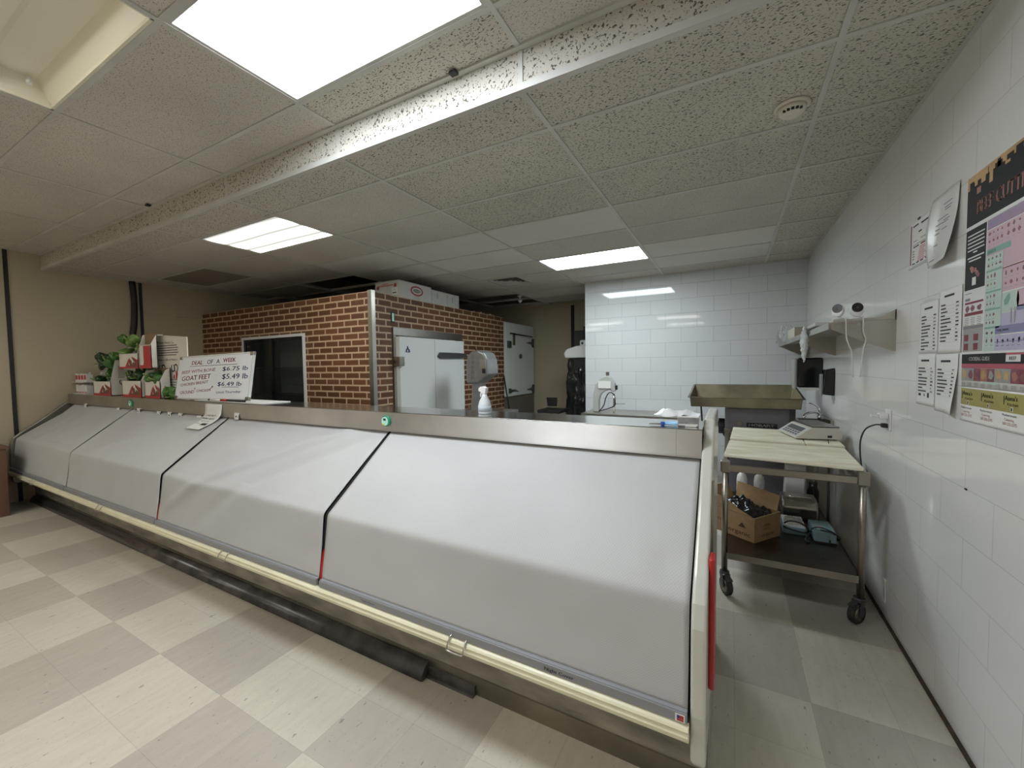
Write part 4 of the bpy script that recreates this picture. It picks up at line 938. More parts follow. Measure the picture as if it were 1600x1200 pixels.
sk = thing('hand_sink', 'small steel hand sink with a chrome tap in the corner by the right wall', 'sink', (.69,4.85,0))
f = MB(); sx0, sx1, sy0, sy1 = .575, .812, 4.56, 5.05
f.box(sx0,sx1,sy0,sy0+.02,.80,.96); f.box(sx0,sx1,sy1-.02,sy1,.80,.96); f.box(sx0,sx0+.02,sy0+.02,sy1-.02,.80,.96); f.box(sx1-.02,sx1,sy0+.02,sy1-.02,.80,1.0); f.box(sx0+.02,sx1-.02,sy0+.02,sy1-.02,.80,.82)
f.build('basin', M_steel, sk); MB().box(sx0+.06,sx1-.02,sy0+.1,sy1-.1,0,.80).build('pedestal', M_steel, sk)
MB().cyl((.745,4.80,.96),(.745,4.80,1.035),.013,n=12).build('tap_body', M_chrome, sk)
MB().tube([(.745,4.80,1.03),(.72,4.79,1.05),(.66,4.76,1.045),(.62,4.74,1.02),(.612,4.735,.99)], .010, 10).build('spout', M_chrome, sk)
MB().tube([(.745,4.80,1.055),(.74,4.81,1.09),(.70,4.80,1.125),(.665,4.80,1.135)], .007, 8).build('lever', M_chrome, sk)
t = thing('paper_towel_dispenser', 'large black paper towel dispenser on the right wall under the steel shelf', 'dispenser', (.7,5.25,1.4))
MB().box(.605,.812,5.10,5.42,1.268,1.575).build('dispenser_body', M_blackg, t, bev=.018, seg=3)
MB().box(.575,.604,5.12,5.42,1.25,1.565).build('side_cover', mat('grey_cover',(.33,.33,.31),.35), t, bev=.01)
MB().box(.62,.80,5.101,5.1015,1.24,1.2675).build('towel_slot', M_paper, t)
t = thing('soap_dispenser', 'small black soap dispenser on the right wall in front of the towel dispenser', 'dispenser', (.76,4.6,1.33))
MB().prism([(.728,1.235),(.812,1.225),(.812,1.475),(.742,1.455)], 4.55, 4.68, 'y').build('dispenser_body', M_blackg, t, bev=.008)
MB().box(.715,.732,4.57,4.66,1.225,1.42).build('side_rim', mat('smoke_plastic',(.30,.31,.31),.2), t, bev=.004)

# ================================================================ CART
cart = thing('steel_cart', 'stainless two level cart on casters against the right wall, holding cutting boards', 'cart', (.33,3.75,0))
M_cart = steel_mat('worn_cart_steel', (.42,.385,.33), .33, (2,2,1), .08, .35)
kx0, kx1, ky0, ky1 = -.030, .675, 3.0, 4.46
for xx in (kx0,kx1):
    for yy in (ky0,ky1): MB().cyl((xx,yy,.145),(xx,yy,.868),.0185,n=16).build('leg', M_cart, cart)
for (a) in ((kx0,kx1,ky0-.014,ky0+.014),(kx0,kx1,ky1-.014,ky1+.014),(kx0-.014,kx0+.014,ky0,ky1),(kx1-.014,kx1+.014,ky0,ky1)):
    MB().box(*a,.822,.862).build('top_rail', M_cart, cart, bev=.003)
for xx in (kx0,kx1):
    for yy in (ky0,ky1): MB().box(xx-.028,xx+.028,yy-.026,yy+.026,.815,.892).build('corner_bracket', M_cart, cart, bev=.006)
MB().box(kx0+.012,kx1-.012,ky0-.0165,ky0-.0145,.238,.281).build('shelf_front_rim', M_cart, cart, bev=.0008)
f = MB(); f.box(kx0-.0,kx1+.0,ky0-.012,ky1+.012,.268,.28); f.box(kx0,kx1,ky0-.014,ky0-.002,.238,.28); f.box(kx0,kx1,ky1+.002,ky1+.014,.238,.28); f.box(kx0-.002,kx0+.010,ky0,ky1,.238,.28); f.box(kx1-.010,kx1+.002,ky0,ky1,.238,.28)
f.build('lower_shelf', steel_mat('dark_worn_shelf',(.20,.175,.145),.30,(1,1,1),.06,.4), cart, bev=.002)
M_rub = mat('dark_caster_rubber', (.025,.025,.025), .55)
def caster(x, y, a):
    M = rotz((x,y,0), a)
    c = MB(M).lathe([(.028,.15),(.030,.138),(.022,.132)], (0,0,0), 16).build('caster', M_dkgrey, cart)
    MB(M).lathe([(.020,.001),(.056,-.001)][:0]+[(.030,-.017),(.056,-.017),(.0615,-.011),(.0615,.011),(.056,.017),(.030,.017)], (0,-.022,.062), 28, None, 'x').build('tyre', M_rub, c)
    MB(M).lathe([(.008,-.019),(.041,-.018),(.041,.018),(.008,.019)], (0,-.022,.062), 24, None, 'x').build('wheel_hub', M_dull, c)
    for s_ in (-1,1): MB(M).prism([(.018,.135),(-.022,.135),(-.036,.06),(-.022,.045),(-.010,.06)], s_*.024-.0025, s_*.024+.0025).build('fork', M_dkgrey, c, bev=.001)
    MB(M).prism([(-.03,.128),(-.075,.11),(-.08,.118),(-.03,.138)], -.014, .014).build('brake_lever', M_dkgrey, c)
caster(kx0+.002, ky0, .5); caster(kx1-.004, ky0, -.75); caster(kx0, ky1, .3); caster(kx1, ky1, -.3)
# cutting boards
M_cut = mat('worn_cutting_board', (.84,.82,.68), .45, var=.10, vscale=5, stretch=(1,3,1), bump=.03)
M_cut.node_tree.nodes['Color Ramp'].color_ramp.elements[0].color = (.68,.60,.44,1)
def board(poly, z0, z1, label):
    tag(MB().prism(poly, z0, z1, 'z').build('cutting_board', M_cut, bev=.006, seg=3), label, 'cutting board', 'cutting boards on the cart')
board([(-.040,3.095),(.680,3.005),(.715,3.635),(-.010,3.665)], .893, .915, 'front cream plastic cutting board, nearest on top of the steel cart')
board([(-.005,3.775),(.50,3.755),(.52,4.42),(.02,4.44)], .893, .915, 'rear left cream cutting board beside the scale on the steel cart')
board([(.506,3.755),(.735,3.735),(.755,4.40),(.526,4.42)], .893, .915, 'short rear right cutting board, under the scale, next to the wall')
# scale
t = thing('digital_scale', 'beige digital weighing scale with a steel platter on the rear cutting boards', 'scale', (.52,3.93,.915))
M_beige = mat('beige_plastic', (.52,.49,.43), .4)
M = rotz((.455,3.89,.9155), .22)
SP = [(.0,.018),(.0,.010),(.09,.008),(.30,.008),(.315,.02),(.315,.070),(.29,.098),(.13,.098),(.105,.094)]
MB(M).prism(SP, .0, .40, 'y').build('scale_body', M_beige, t, bev=.004)
f = MB(M)
d = Vector((.105,0,.094-.018)).normalized(); nn = Vector((-d.z,0,d.x))
def kp(a, y, o): p = Vector((.002,y,.0195))+d*a+nn*o; return tuple(p)
L_ = .126
f.add([kp(.012,.03,.0015),kp(L_-.012,.03,.0015),kp(L_-.012,.37,.0015),kp(.012,.37,.0015)], [(0,1,2,3)], mat('light_keypad',(.55,.56,.56),.4))
f.add([kp(.062,.05,.0022),kp(L_-.018,.05,.0022),kp(L_-.018,.35,.0022),kp(.062,.35,.0022)], [(0,1,2,3)], M_dkgrey)
for r in range(2):
    for c in range(6): f.add([kp(.018+.022*r,.045+.052*c,.0024),kp(.034+.022*r,.045+.052*c,.0024),kp(.034+.022*r,.085+.052*c,.0024),kp(.018+.022*r,.085+.052*c,.0024)], [(0,1,2,3)], M_dkgrey)
f.build('keypad', M_dkgrey, t, fix=False)
MB(M).box(.118,.300,.01,.395,.099,.104).build('platter_rim', M_dkgrey, t, bev=.003)
MB(M).box(.122,.296,.014,.391,.104,.112).build('platter', M_steel, t, bev=.003)
MB(M).box(.215,.245,-.002,.0,.022,.040).build('power_switch', M_black, t)
for yy in (.05,.35):
    for xx in (.06,.28): MB(M).cyl((xx,yy,0),(xx,yy,.009),.012,n=12).build('foot', M_dkgrey, t)
MB(M).tube([(.22,-.005,.010),(.20,-.05,.002),(.17,-.13,.002)], .003, 6, sub=3).build('cord', M_black, t)

# things on the lower shelf
zs = .2805
bx = thing('cardboard_box', 'open brown cardboard box with printed sides on the lower cart shelf', 'cardboard box', (.15,3.22,zs))
e1 = Vector((math.cos(.95),math.sin(.95),0)); e2 = Vector((math.cos(.95+PI/2),math.sin(.95+PI/2),0))
MX = Matrix(((e1.x,e2.x,0,.15),(e1.y,e2.y,0,3.215),(0,0,1,zs),(0,0,0,1)))
W_, D_, H_ = .29, .34, .175
f = MB(MX); f.box(0,W_,0,.005,0,H_); f.box(0,W_,D_-.005,D_,0,H_); f.box(0,.005,.005,D_-.005,0,H_); f.box(W_-.005,W_,.005,D_-.005,0,H_); f.box(0,W_,0,D_,0,.005)
f.build('box_walls', M_card, bx)
MB(MX).prism([(.02,H_+.005),(D_-.0,H_+.005),(D_,H_+.10),(.24,H_+.09),(.12,H_+.035)], -.004, .001).build('left_flap', M_card, bx)
MB(MX).add([(W_,.02,H_),(W_,D_,H_),(W_+.05,D_+.02,H_+.13),(W_+.05,.03,H_+.10)], [(0,1,2,3)]).build('right_flap', M_card, bx, fix=False).modifiers.new('s','SOLIDIFY').thickness = .005
MB(MX).add([(.01,0,H_),(W_-.01,0,H_),(W_-.02,-.05,H_-.03),(.03,-.045,H_-.028)], [(0,1,2,3)])
MB(MX).add([(.01,D_,H_),(W_-.01,D_,H_),(W_-.02,D_+.06,H_+.12),(.02,D_+.06,H_+.12)], [(0,1,2,3)]).build('back_flap', M_card, bx, fix=False).modifiers.new('s','SOLIDIFY').thickness = .005
M_cprint = mat('dark_brown_print', (.07,.035,.015), .8)
f = MB(MX)
f.text('organic', (.08,-.0006,.03), (1,0,0), (0,0,1), .035, M_cprint, .14, bold=True); f.text('FRESH', (.10,-.0006,.075), (1,0,0), (0,0,1), .022, M_cprint, .07)
for k in range(3): f.box(.10+.01*k,.18-.01*k,-.0006,-.0001,.10+.008*k,.103+.008*k)
f.text('organic', (-.0006,.20,.03), (0,-1,0), (0,0,1), .045, M_cprint, .17, bold=True); f.add([(-.0006,.06,.085),(-.0006,.12,.085),(-.0006,.09,.12)],[(0,1,2)]); f.text('FRESH', (-.0006,.30,.08), (0,-1,0), (0,0,1), .03, M_cprint, .09)
f.build('box_print', M_cprint, bx, fix=False)
f = MB(MX); crumple(f, 30, 30, lambda u,v: (Vector((.008+(W_-.016)*u,.008+(D_-.016)*v,H_-.05+.07*math.sin(PI*u)**.5*math.sin(PI*v)**.5+.045*v)), Vector((0,0,1))), .035, 14, 5)
tag(f.build('black_bin_bag', M_bag, fix=False), 'crumpled shiny black plastic bag stuffed in the open cardboard box', 'plastic bag')
def squeeze(x, y, cbase, ccol, label):
    t = thing('squeeze_bottle', label, 'bottle', (x,y,zs), 'bottles on the cart shelf')
    MB().lathe([(.036,zs),(.040,zs+.01),(.040,zs+.10),(.038,zs+.11)], (x,y,0), 20).build('blue_base', cbase, t)
    MB().lathe([(.039,zs+.11),(.040,zs+.17),(.039,zs+.19)], (x,y,0), 20).build('bottle_body', ccol, t)
    MB().lathe([(.039,zs+.19),(.040,zs+.25),(.034,zs+.29),(.018,zs+.308),(.006,zs+.312)], (x,y,0), 20).build('bottle_top', M_whitepl, t)
    MB().box(x+.0,x+.03,y-.042,y-.0385,zs+.19,zs+.235).build('label_patch', mat('pale_label',(.50,.53,.60),.5), t, bev=.001)
M_bb = mat('blue_bottle', (.05,.12,.26), .25)
squeeze(.088, 3.97, M_bb, M_whitepl, 'white squeeze bottle with a blue base behind the cardboard box')
squeeze(.215, 3.97, M_bb, mat('pink_liquid',(.70,.28,.36),.25), 'pink and white squeeze bottle with a blue base behind the cardboard box')
t = thing('steel_appliance', 'rounded stainless kitchen appliance on the lower cart shelf behind the box', 'appliance', (.5,3.9,zs))
MB().prism([(3.86,zs+.012),(3.85,zs+.10),(3.88,zs+.145),(3.93,zs+.16),(4.08,zs+.16),(4.10,zs+.012)], .37, .605).build('appliance_body', M_steel, t, bev=.012, seg=3)
MB().box(.36,.615,3.84,4.12,zs,zs+.012).build('appliance_base', M_black, t)
MB().tube([(.41,3.90,zs+.155),(.41,3.89,zs+.178),(.56,3.89,zs+.178),(.56,3.90,zs+.155)], .006, 8, sub=1).build('carry_handle', M_chrome, t)
MB().box(.40,.49,3.847,3.8495,zs+.06,zs+.09).build('rating_label', M_dull, t)
t = thing('white_canister', 'tall white plastic canister at the back of the lower cart shelf', 'canister', (.5,4.28,zs))
MB().prism([(.415,zs),(.555,zs),(.572,zs+.36),(.428,zs+.36)], 4.20, 4.34, 'y').build('canister_body', M_whitepl, t, bev=.012, seg=3)
t = thing('black_coffee_jug', 'black round jug standing beside the white canister on the cart shelf', 'jug', (.63,4.25,zs))
MB().lathe([(.04,zs),(.045,zs+.02),(.045,zs+.14),(.03,zs+.18),(.03,zs+.22)], (.627,4.26,0), 20).build('jug_body', M_blackg, t)
t = thing('tool_case', 'pale blue grey device with a black looped cable at the front right of the shelf', 'device', (.6,3.5,zs))
M = rotz((.515,3.42,zs), .02)
M_blueg = mat('blue_grey_plastic', (.19,.29,.32), .4)
MB(M).box(0,.125,0,.24,.010,.085).build('device_body', M_blueg, t, bev=.008)
MB(M).box(-.002,.127,-.002,.242,.0,.012).build('device_base', M_black, t)
MB(M).box(.006,.119,.006,.18,.085,.093).build('device_lid', M_blueg, t, bev=.004)
MB(M).box(.080,.092,-.006,-.0,.02,.06).build('latch', M_chrome, t)
MB(M).box(.083,.090,-.009,-.006,.012,.035).build('strap', M_black, t)
MB(M).box(.030,.045,.05,.07,.093,.097).build('pink_button', mat('pink_plastic',(.65,.2,.3),.4), t)
MB(M).tube([(-.01,.04,.08),(.02,.0,.112),(.08,-.02,.105),(.13,-.01,.07),(.148,.03,.04),(.14,.06,.02),(.10,-.015,.09),(.03,-.015,.10)], .004, 8).build('looped_cable', M_black, t)
MB(M).tube([(.0,.10,.05),(-.03,.03,.03),(-.05,-.01,.01),(-.03,-.03,.006)], .006, 8).build('cable', M_black, t)
t = thing('clear_tray', 'clear and white plastic tray of parts between the cardboard box and the blue device', 'tray', (.42,3.6,zs))
f = MB(); f.box(.345,.485,3.52,3.76,zs,zs+.05,M_blueg); f.build('tray_base', M_blueg, t, bev=.004)
MB().box(.35,.48,3.53,3.75,zs+.051,zs+.062).build('tray_rim', M_whitepl, t)
f = MB(); crumple(f, 16, 16, lambda u,v: (Vector((.355+.12*u,3.54+.16*v,zs+.064+.03*math.sin(PI*u)*math.sin(PI*v))), Vector((0,0,1))), .02, 25, 9)
f.build('clear_bag', mat('clear_plastic',(.5,.48,.42),.15,alpha=.75), t, fix=False)
MB().tube([(.35,3.515,zs+.075),(.38,3.51,zs+.098),(.44,3.51,zs+.095),(.49,3.52,zs+.06),(.47,3.50,zs+.03),(.38,3.495,zs+.045),(.345,3.51,zs+.055)], .0055, 8).build('black_cable', M_black, t)

# ================================================================ RIGHT WALL
XS = XR-.0005
# steel wall shelf
sh = thing('steel_wall_shelf', 'stainless wall shelf on triangular brackets on the right wall', 'shelf', (.66,4.4,1.75))
f = MB(); f.box(.515,XS,3.05,5.98,1.752,1.764); f.box(.507,.515,3.05,5.98,1.722,1.764); f.box(XS-.008,XS,3.05,5.98,1.764,1.82)
f.build('shelf_plate', M_steel, sh, bev=.0015)
for k,yy in enumerate((3.05,4.55,5.96)):
    MB().prism([(.520,1.751),(XS,1.751),(XS,1.585),(.79,1.590),(.74,1.612),(.52,1.722)], yy, yy+.004, 'y').build('bracket', M_steel, sh)
MB().prism([(.72,1.766),(XS,1.766),(XS,1.822)], 3.05, 3.054, 'y').build('end_gusset', M_steel, sh)
def cam(x, y, z, r, yaw, label, cx_lens):
    t = thing('security_camera', label, 'camera', (x,y,z), 'small security cameras on the shelf')
    MB().lathe([(.030,z),(.032,z+.006),(.026,z+.010),(.008,z+.014)], (x,y,0), 24).build('camera_base', M_whitepl, t)
    M = rotz((x,y,z+.058), yaw) @ Matrix.Rotation(-.10,4,'X')
    MB(M).prism([(r*math.cos(a)*.92, r*math.sin(a)*1.12-(.007 if math.sin(a) < 0 else 0)) for a in [2*PI*k/32 for k in range(32)]], -.014, .014, 'y').build('camera_head', M_whitepl, t, bev=.006, seg=3)
    MB(M).cyl((0,-.0143,.008),(0,-.0165,.008),r*.84,r*.80,28).build('lens_cover', M_blackg, t)
    MB(M).cyl((0,-.0167,.008),(0,-.0175,.008),r*.22,n=16).build('lens', M_dkgrey, t)
    MB(M).cyl((0,.014,.004),(0,.026,.004),r*.85,r*.7,24).build('rear_cover', M_black, t)
    MB().cyl((x,y,z+.012),(x,y,z+.03),.007,n=12).build('stem', M_whitepl, t)
cam(.566, 3.12, 1.783, .032, -.55, 'left of two small white security cameras on the shelf, turned towards the room', 0)
cam(.655, 3.13, 1.783, .034, .10, 'right of two small white security cameras on the shelf, facing straight out', 0)
tag(MB().box(.535,.78,3.075,3.20,1.7645,1.7825).build('flat_tray', mat('pale_tray',(.50,.49,.45),.3), bev=.003), 'flat pale tray under the two security cameras on the steel shelf', 'tray')
M_cord = mat('white_cord', (.66,.65,.60), .4)
tag(MB().tube([(.575,3.09,1.795),(.585,3.045,1.785),(.588,3.035,1.76),(.590,3.035,1.68),(.602,3.036,1.63),(.618,3.04,1.585),(.625,3.045,1.50),(.63,3.06,1.44)], .0035, 8).build('white_cable', M_cord), 'left white cable hanging from the steel shelf below the cameras', 'cable', 'camera cables')
tag(MB().tube([(.657,3.09,1.795),(.665,3.045,1.785),(.667,3.035,1.76),(.668,3.035,1.70),(.680,3.036,1.655),(.671,3.04,1.60),(.664,3.045,1.50),(.662,3.06,1.44)], .0035, 8).build('white_cable', M_cord), 'right white cable hanging from the steel shelf below the cameras', 'cable', 'camera cables')
tag(MB().box(.53,.70,4.75,5.25,1.7645,1.87).build('shelf_carton', mat('beige_carton',(.50,.46,.38),.6), bev=.003), 'beige carton on the far half of the steel wall shelf', 'carton')
M_clear = mat('clear_film', (.72,.74,.75), .10, alpha=.38)
f = MB()
crumple(f, 26, 26, lambda u,v: (Vector((.46+.20*u,5.30+.45*v,1.775+.15*math.sin(PI*v)**.7*math.sin(PI*(.15+.85*u))**.7)), Vector((0,0,1))), .05, 12, 12)
tag(f.build('plastic_film', M_clear, fix=False), 'crumpled clear plastic film at the far end of the steel shelf', 'plastic film')
f = MB()
def hang(u, v):
    a = 2*PI*u; rr = (.012+.030*math.sin(PI*min(1,v*1.1))**.8)
    return Vector((.487+rr*.55*math.cos(a), 3.80+rr*1.6*math.sin(a), 1.80-.27*v)), Vector((math.cos(a),math.sin(a),0))
crumple(f, 30, 30, hang, .012, 24, 15)
tag(f.build('hanging_plastic_bag', mat('milky_film',(.66,.68,.68),.2,alpha=.85), fix=False), 'milky plastic bag hanging over the front edge of the steel shelf', 'plastic bag')
tag(MB().prism([(3.45,1.775),(3.95,1.775),(3.98,1.80),(3.46,1.80)], .50, .60).build('plastic_roll', mat('milky_film2',(.60,.61,.60),.25), bev=.008), 'flattened white plastic sleeve lying on the shelf left of the cameras', 'plastic sleeve')

# outlet, plug, cable
t = thing('wall_outlet', 'white wall outlet with a white plug-in adapter above the cart', 'outlet', (XR,3.12,1.18))
MB().box(XS-.008,XS,3.085,3.165,1.125,1.245).build('cover_plate', M_whitepl, t, bev=.002)
MB().box(XS-.05,XS-.009,3.10,3.15,1.192,1.225).build('adapter', M_whitepl, t, bev=.004)
MB().box(XS-.085,XS-.051,3.105,3.14,1.200,1.216).build('adapter_plug', M_whitepl, t, bev=.003)
t = thing('power_cable', 'black power cable drooping from the wall outlet to the cart', 'cable', (.79,3.12,1.15))
MB().prism([(3.105,1.140),(3.145,1.140),(3.140,1.165),(3.110,1.165)], XS-.035, XS-.009).build('plug', M_black, t, bev=.003)
MB().tube([(XS-.03,3.125,1.155),(.755,3.15,1.150),(.725,3.20,1.115),(.712,3.24,1.04),(.716,3.26,.95),(.722,3.25,.85),(.722,3.25,.60),(.722,3.24,.30)], .0045, 8).build('cable', M_black, t)
t = thing('wall_plate', 'narrow white plate low on the right wall tiles near the cart caster', 'wall plate', (XR,3.12,.17))
MB().box(XS-.006,XS,3.10,3.135,.10,.235).build('plate', M_whitepl, t, bev=.001)
tag(MB().box(XS-.004,XS,2.22,2.232,1.021,1.027).build('wall_mark', M_black), 'tiny black mark on the tile joint below the poster', 'mark')

# papers -- drawn in wall coordinates: u runs towards the camera (decreasing y), v up
def paper(name, ytop, u1, v0, v1, label, cat='paper', group=None, lift=None, off=.003, mt=None):
    """thin sheet on the right wall; lift(u,v) gives its distance from the wall"""
    t = thing(name, label, cat, (XR,ytop,(v0+v1)/2), group)
    lift = lift or (lambda u, v: 0)
    n = 14
    vs_ = [(XR-off-lift(i/n,j/n), ytop-u1*i/n, v0+(v1-v0)*j/n) for i in range(n+1) for j in range(n+1)]
    o = MB().add(vs_, [(i*(n+1)+j,(i+1)*(n+1)+j,(i+1)*(n+1)+j+1,i*(n+1)+j+1) for i in range(n) for j in range(n)], None, True).build('sheet', mt or M_paper, t, fix=False)
    o.modifiers.new('s','SOLIDIFY').thickness = .0005
    def P(u, v, d=.0006): return (XR-off-lift(u/u1,(v-v0)/(v1-v0))-d, ytop-u, v)
    return t, P
def rect(f, P, u0, u1, v0, v1, m_, d=.0006): f.add([P(u0,v0,d),P(u1,v0,d),P(u1,v1,d),P(u0,v1,d)], [(0,1,2,3)], m_)
random.seed(5)
M_gink = mat('grey_ink', (.22,.22,.23), .8); M_pk = mat('pink_print', (.60,.30,.32), .7); M_wine = mat('wine_red_print', (.20,.03,.04), .6)
# price list with a wine coloured bar
t, P = paper('price_list', 2.885, .265, 2.0, 2.235, 'left sheet of the upper pair, with a wine red bar down its left side', 'paper', 'sheets taped high on the right wall')
f = MB(); rect(f,P,.020,.034,2.02,2.22,M_wine); rect(f,P,.05,.12,2.205,2.212,M_ink); rect(f,P,.15,.24,2.200,2.208,M_ink); rect(f,P,.12,.16,2.165,2.172,M_ink)
rect(f,P,.05,.25,2.112,2.115,M_gink); rect(f,P,.06,.10,2.13,2.134,M_gink); rect(f,P,.15,.23,2.13,2.134,M_gink); rect(f,P,.06,.13,2.10,2.106,M_ink); rect(f,P,.15,.25,2.10,2.108,M_wine)
for r in range(8): rect(f,P,.14-.004*r,.20+.01*math.sin(r*2),2.088-.009*r,2.094-.009*r,M_pk); rect(f,P,.21,.235,2.088-.009*r,2.092-.009*r,M_wine if r%2 else M_pk)
for r in range(4): rect(f,P,.05,.075,2.08-.013*r,2.086-.013*r,M_gink)
for a in (.05,.10,.15,.21): rect(f,P,a,a+.035,2.018,2.024,M_ink)
rect(f,P,.05,.24,2.006,2.012,mat('pale_green_print',(.45,.50,.44),.7))
f.build('printing', M_ink, t, fix=False)
MB().box(XR-.006,XR-.0032,2.745,2.775,2.228,2.238).build('tape', M_black, t)
t, P = paper('curled_sheet', 2.605, .255, 1.955, 2.262, 'right sheet of the upper pair, curling off the wall with a glossy left edge', 'paper', 'sheets taped high on the right wall', lift=lambda u, v: .045*max(0,1-v*1.3)**1.6*(u*.5+.2)+.02*max(0,1-u*3.5)*math.sin(PI*min(1,v))+.010*u*(1-v), off=.005, mt=mat('satin_paper',(.70,.69,.66),.30))
f = MB()
for a in ((.12,.20,2.205),(.13,.20,2.188),(.135,.19,2.178),(.07,.17,2.150),(.06,.12,2.128),(.13,.19,2.135),(.12,.18,2.126),(.06,.10,2.108),(.12,.18,2.098),(.06,.10,2.09),(.06,.10,2.04),(.025,.09,1.978)): rect(f,P,a[0],a[1],a[2],a[2]+.004,M_gink)
f.build('printing', M_gink, t, fix=False)
MB().box(XR-.008,XR-.0055,2.585,2.605,2.232,2.244).build('tape', M_black, t)
# four hand written lists
def listing(f, P, u0, u1, vt, n, dv, head, bold=M_ink, w_=.5, seed=0):
    random.seed(seed); rect(f,P,u0+.03,u0+.03+head,vt,vt+.009,bold)
    for r in range(n):
        v = vt-.035-dv*r; rect(f,P,u0,u0+(u1-u0)*w_*random.uniform(.35,1),v,v+.006,bold); rect(f,P,u1-.035,u1-.035+random.uniform(.012,.03),v,v+.006,random.choice((bold,M_gink)))
        rect(f,P,u0,u1,v-.004,v-.0035,M_gink)
for (nm,yt,uw,v0,v1,lb,lf) in (('price_sheet',2.715,.20,1.565,1.805,'upper left of four handwritten price sheets left of the meat poster',None),
        ('price_sheet',2.510,.205,1.560,1.835,'upper right of four handwritten price sheets left of the meat poster',None),
        ('price_sheet',2.735,.205,1.318,1.560,'lower left of four handwritten price sheets left of the meat poster',None),
        ('price_sheet',2.525,.205,1.305,1.556,'lower right of four handwritten price sheets, its corner curling up',lambda u,v: .05*max(0,u-.45)*max(0,.75-v))):
    t, P = paper(nm, yt, uw, v0, v1, lb, 'paper', 'handwritten price sheets', lf, off=.0035)
    f = MB(); k = int(v0*1000)+int(yt*100)
    listing(f, P, .022, uw-.012, v1-.035, 11 if v0 > 1.5 else 8, .0155, .09, seed=k, w_=.62)
    if v0 < 1.5 and yt > 2.6: rect(f,P,.03,.06,1.36,1.372,M_ink); rect(f,P,.09,.105,1.36,1.372,M_gink); rect(f,P,.13,.15,1.355,1.378,M_ink)
    f.build('handwriting', M_ink, t, fix=False)
# big meat chart
t, P = paper('beef_cuts_poster', 2.290, .66, 1.425, 2.235, 'large colourful beef cutting chart poster cut off at the right edge', 'poster', None, off=.003)
M_pblk = mat('poster_black', (.014,.014,.014), .6, spec=.25); M_oran = mat('poster_orange_sky', (.55,.33,.12), .4, var=.3, vscale=6); M_rust = mat('poster_rust', (.36,.13,.09), .4); M_ppink = mat('poster_pink', (.55,.36,.42), .4); M_pur = mat('poster_purple', (.27,.17,.28), .4); M_lil = mat('poster_lilac', (.44,.40,.55), .4); M_ind = mat('poster_indigo', (.20,.19,.34), .4); M_pgr = mat('poster_green', (.44,.55,.48), .4); M_tgr = mat('poster_teal', (.17,.33,.27), .4); M_meat = mat('poster_meat_red', (.22,.05,.07), .4, var=.4, vscale=60); M_pgy = mat('poster_grey', (.30,.29,.27), .4); M_pw = mat('poster_white', (.66,.66,.64), .4); M_band = mat('poster_red_band', (.38,.06,.09), .4)
f = MB(); U = (0,-1,0); V = (0,0,1)
W = .655
rect(f,P,.003,W,2.045,2.230,M_pblk)
sky = [(.003,2.205),(.02,2.19),(.04,2.20),(.06,2.195),(.075,2.165),(.10,2.165),(.105,2.188),(.13,2.195),(.15,2.200),(.152,2.222),(.155,2.222),(.157,2.19),(.168,2.17),(.178,2.17),(.182,2.195),(.20,2.205),(.215,2.225),(.235,2.228),(.25,2.21),(.27,2.215),(.30,2.20),(.36,2.215),(.42,2.195),(.50,2.21),(.58,2.19),(W,2.205)]
rect(f,P,.003,W,2.205,2.2345,M_oran,.0009)
for (u0,u1,v0) in ((.003,.02,2.185),(.055,.075,2.19),(.10,.13,2.185),(.155,.178,2.165),(.25,.28,2.19),(.36,.42,2.19),(.50,.56,2.18)): rect(f,P,u0,u1,v0,2.206,M_oran,.0009)
for (u0,u1,v1) in ((.145,.149,2.226),(.19,.235,2.219),(.205,.225,2.228),(.26,.30,2.218),(.02,.05,2.212),(.31,.35,2.225),(.45,.49,2.222)): rect(f,P,u0,u1,2.2,v1,M_pblk,.0012)
rect(f,P,.072,.10,2.155,2.178,M_rust,.001)
f.text('BEEF CUTTING CHART', P(.075,2.078,.0014), U, V, .070, M_rust, .56, bold=True)
rect(f,P,.0,W,2.033,2.045,M_pw)
rect(f,P,.004,.150,1.800,2.031,M_pblk); rect(f,P,.150,.156,1.44,2.031,M_pw,.0008)
random.seed(3)
for r in range(5): rect(f,P,.018,.138-.004*(r%2),2.005-.014*r,2.0095-.014*r,M_pw,.001)
rect(f,P,.06,.09,1.938,1.943,M_pw,.001); rect(f,P,.02,.138,1.920,1.925,M_pw,.001); rect(f,P,.03,.118,1.908,1.913,M_pw,.001)
def blob(u, v, a, b_, m_, d=.001, n=10): f.add([P(u+a*math.cos(2*PI*k/n)*random.uniform(.6,1.2), v+b_*math.sin(2*PI*k/n)*random.uniform(.6,1.2), d) for k in range(n)], [tuple(range(n))], m_)
for q in range(9): blob(.075+random.uniform(-.028,.028),1.868+random.uniform(-.02,.022),.012,.009,random.choice((M_meat,M_rust,M_oran)),.001+.0001*q)
rect(f,P,.060,.088,1.815,1.845,M_pw,.0012)
rect(f,P,.156,W,1.995,2.031,M_pur)
rect(f,P,.17,.24,2.008,2.016,M_ind,.001)
rect(f,P,.156,W,1.845,1.992,M_ppink)
def cuts(u0, u1, v0, v1, nu, nv, m_=M_meat, txt=True):
    for a in range(nu):
        for b2 in range(nv):
            u = u0+(u1-u0)*(a+.5)/nu; v = v0+(v1-v0)*(b2+.62)/nv
            blob(u, v, min(.0085,(u1-u0)/nu*.30)*random.uniform(.6,1.15), min(.0085,(v1-v0)/nv*.28)*random.uniform(.6,1.15), m_, n=7); 
            if txt: rect(f,P,u-.008,u+.008,v-.017,v-.015,M_pgy,.001)
cuts(.16,.26,1.935,1.990,4,2); cuts(.27,.45,1.935,1.990,6,2); cuts(.46,.65,1.935,1.990,6,2)
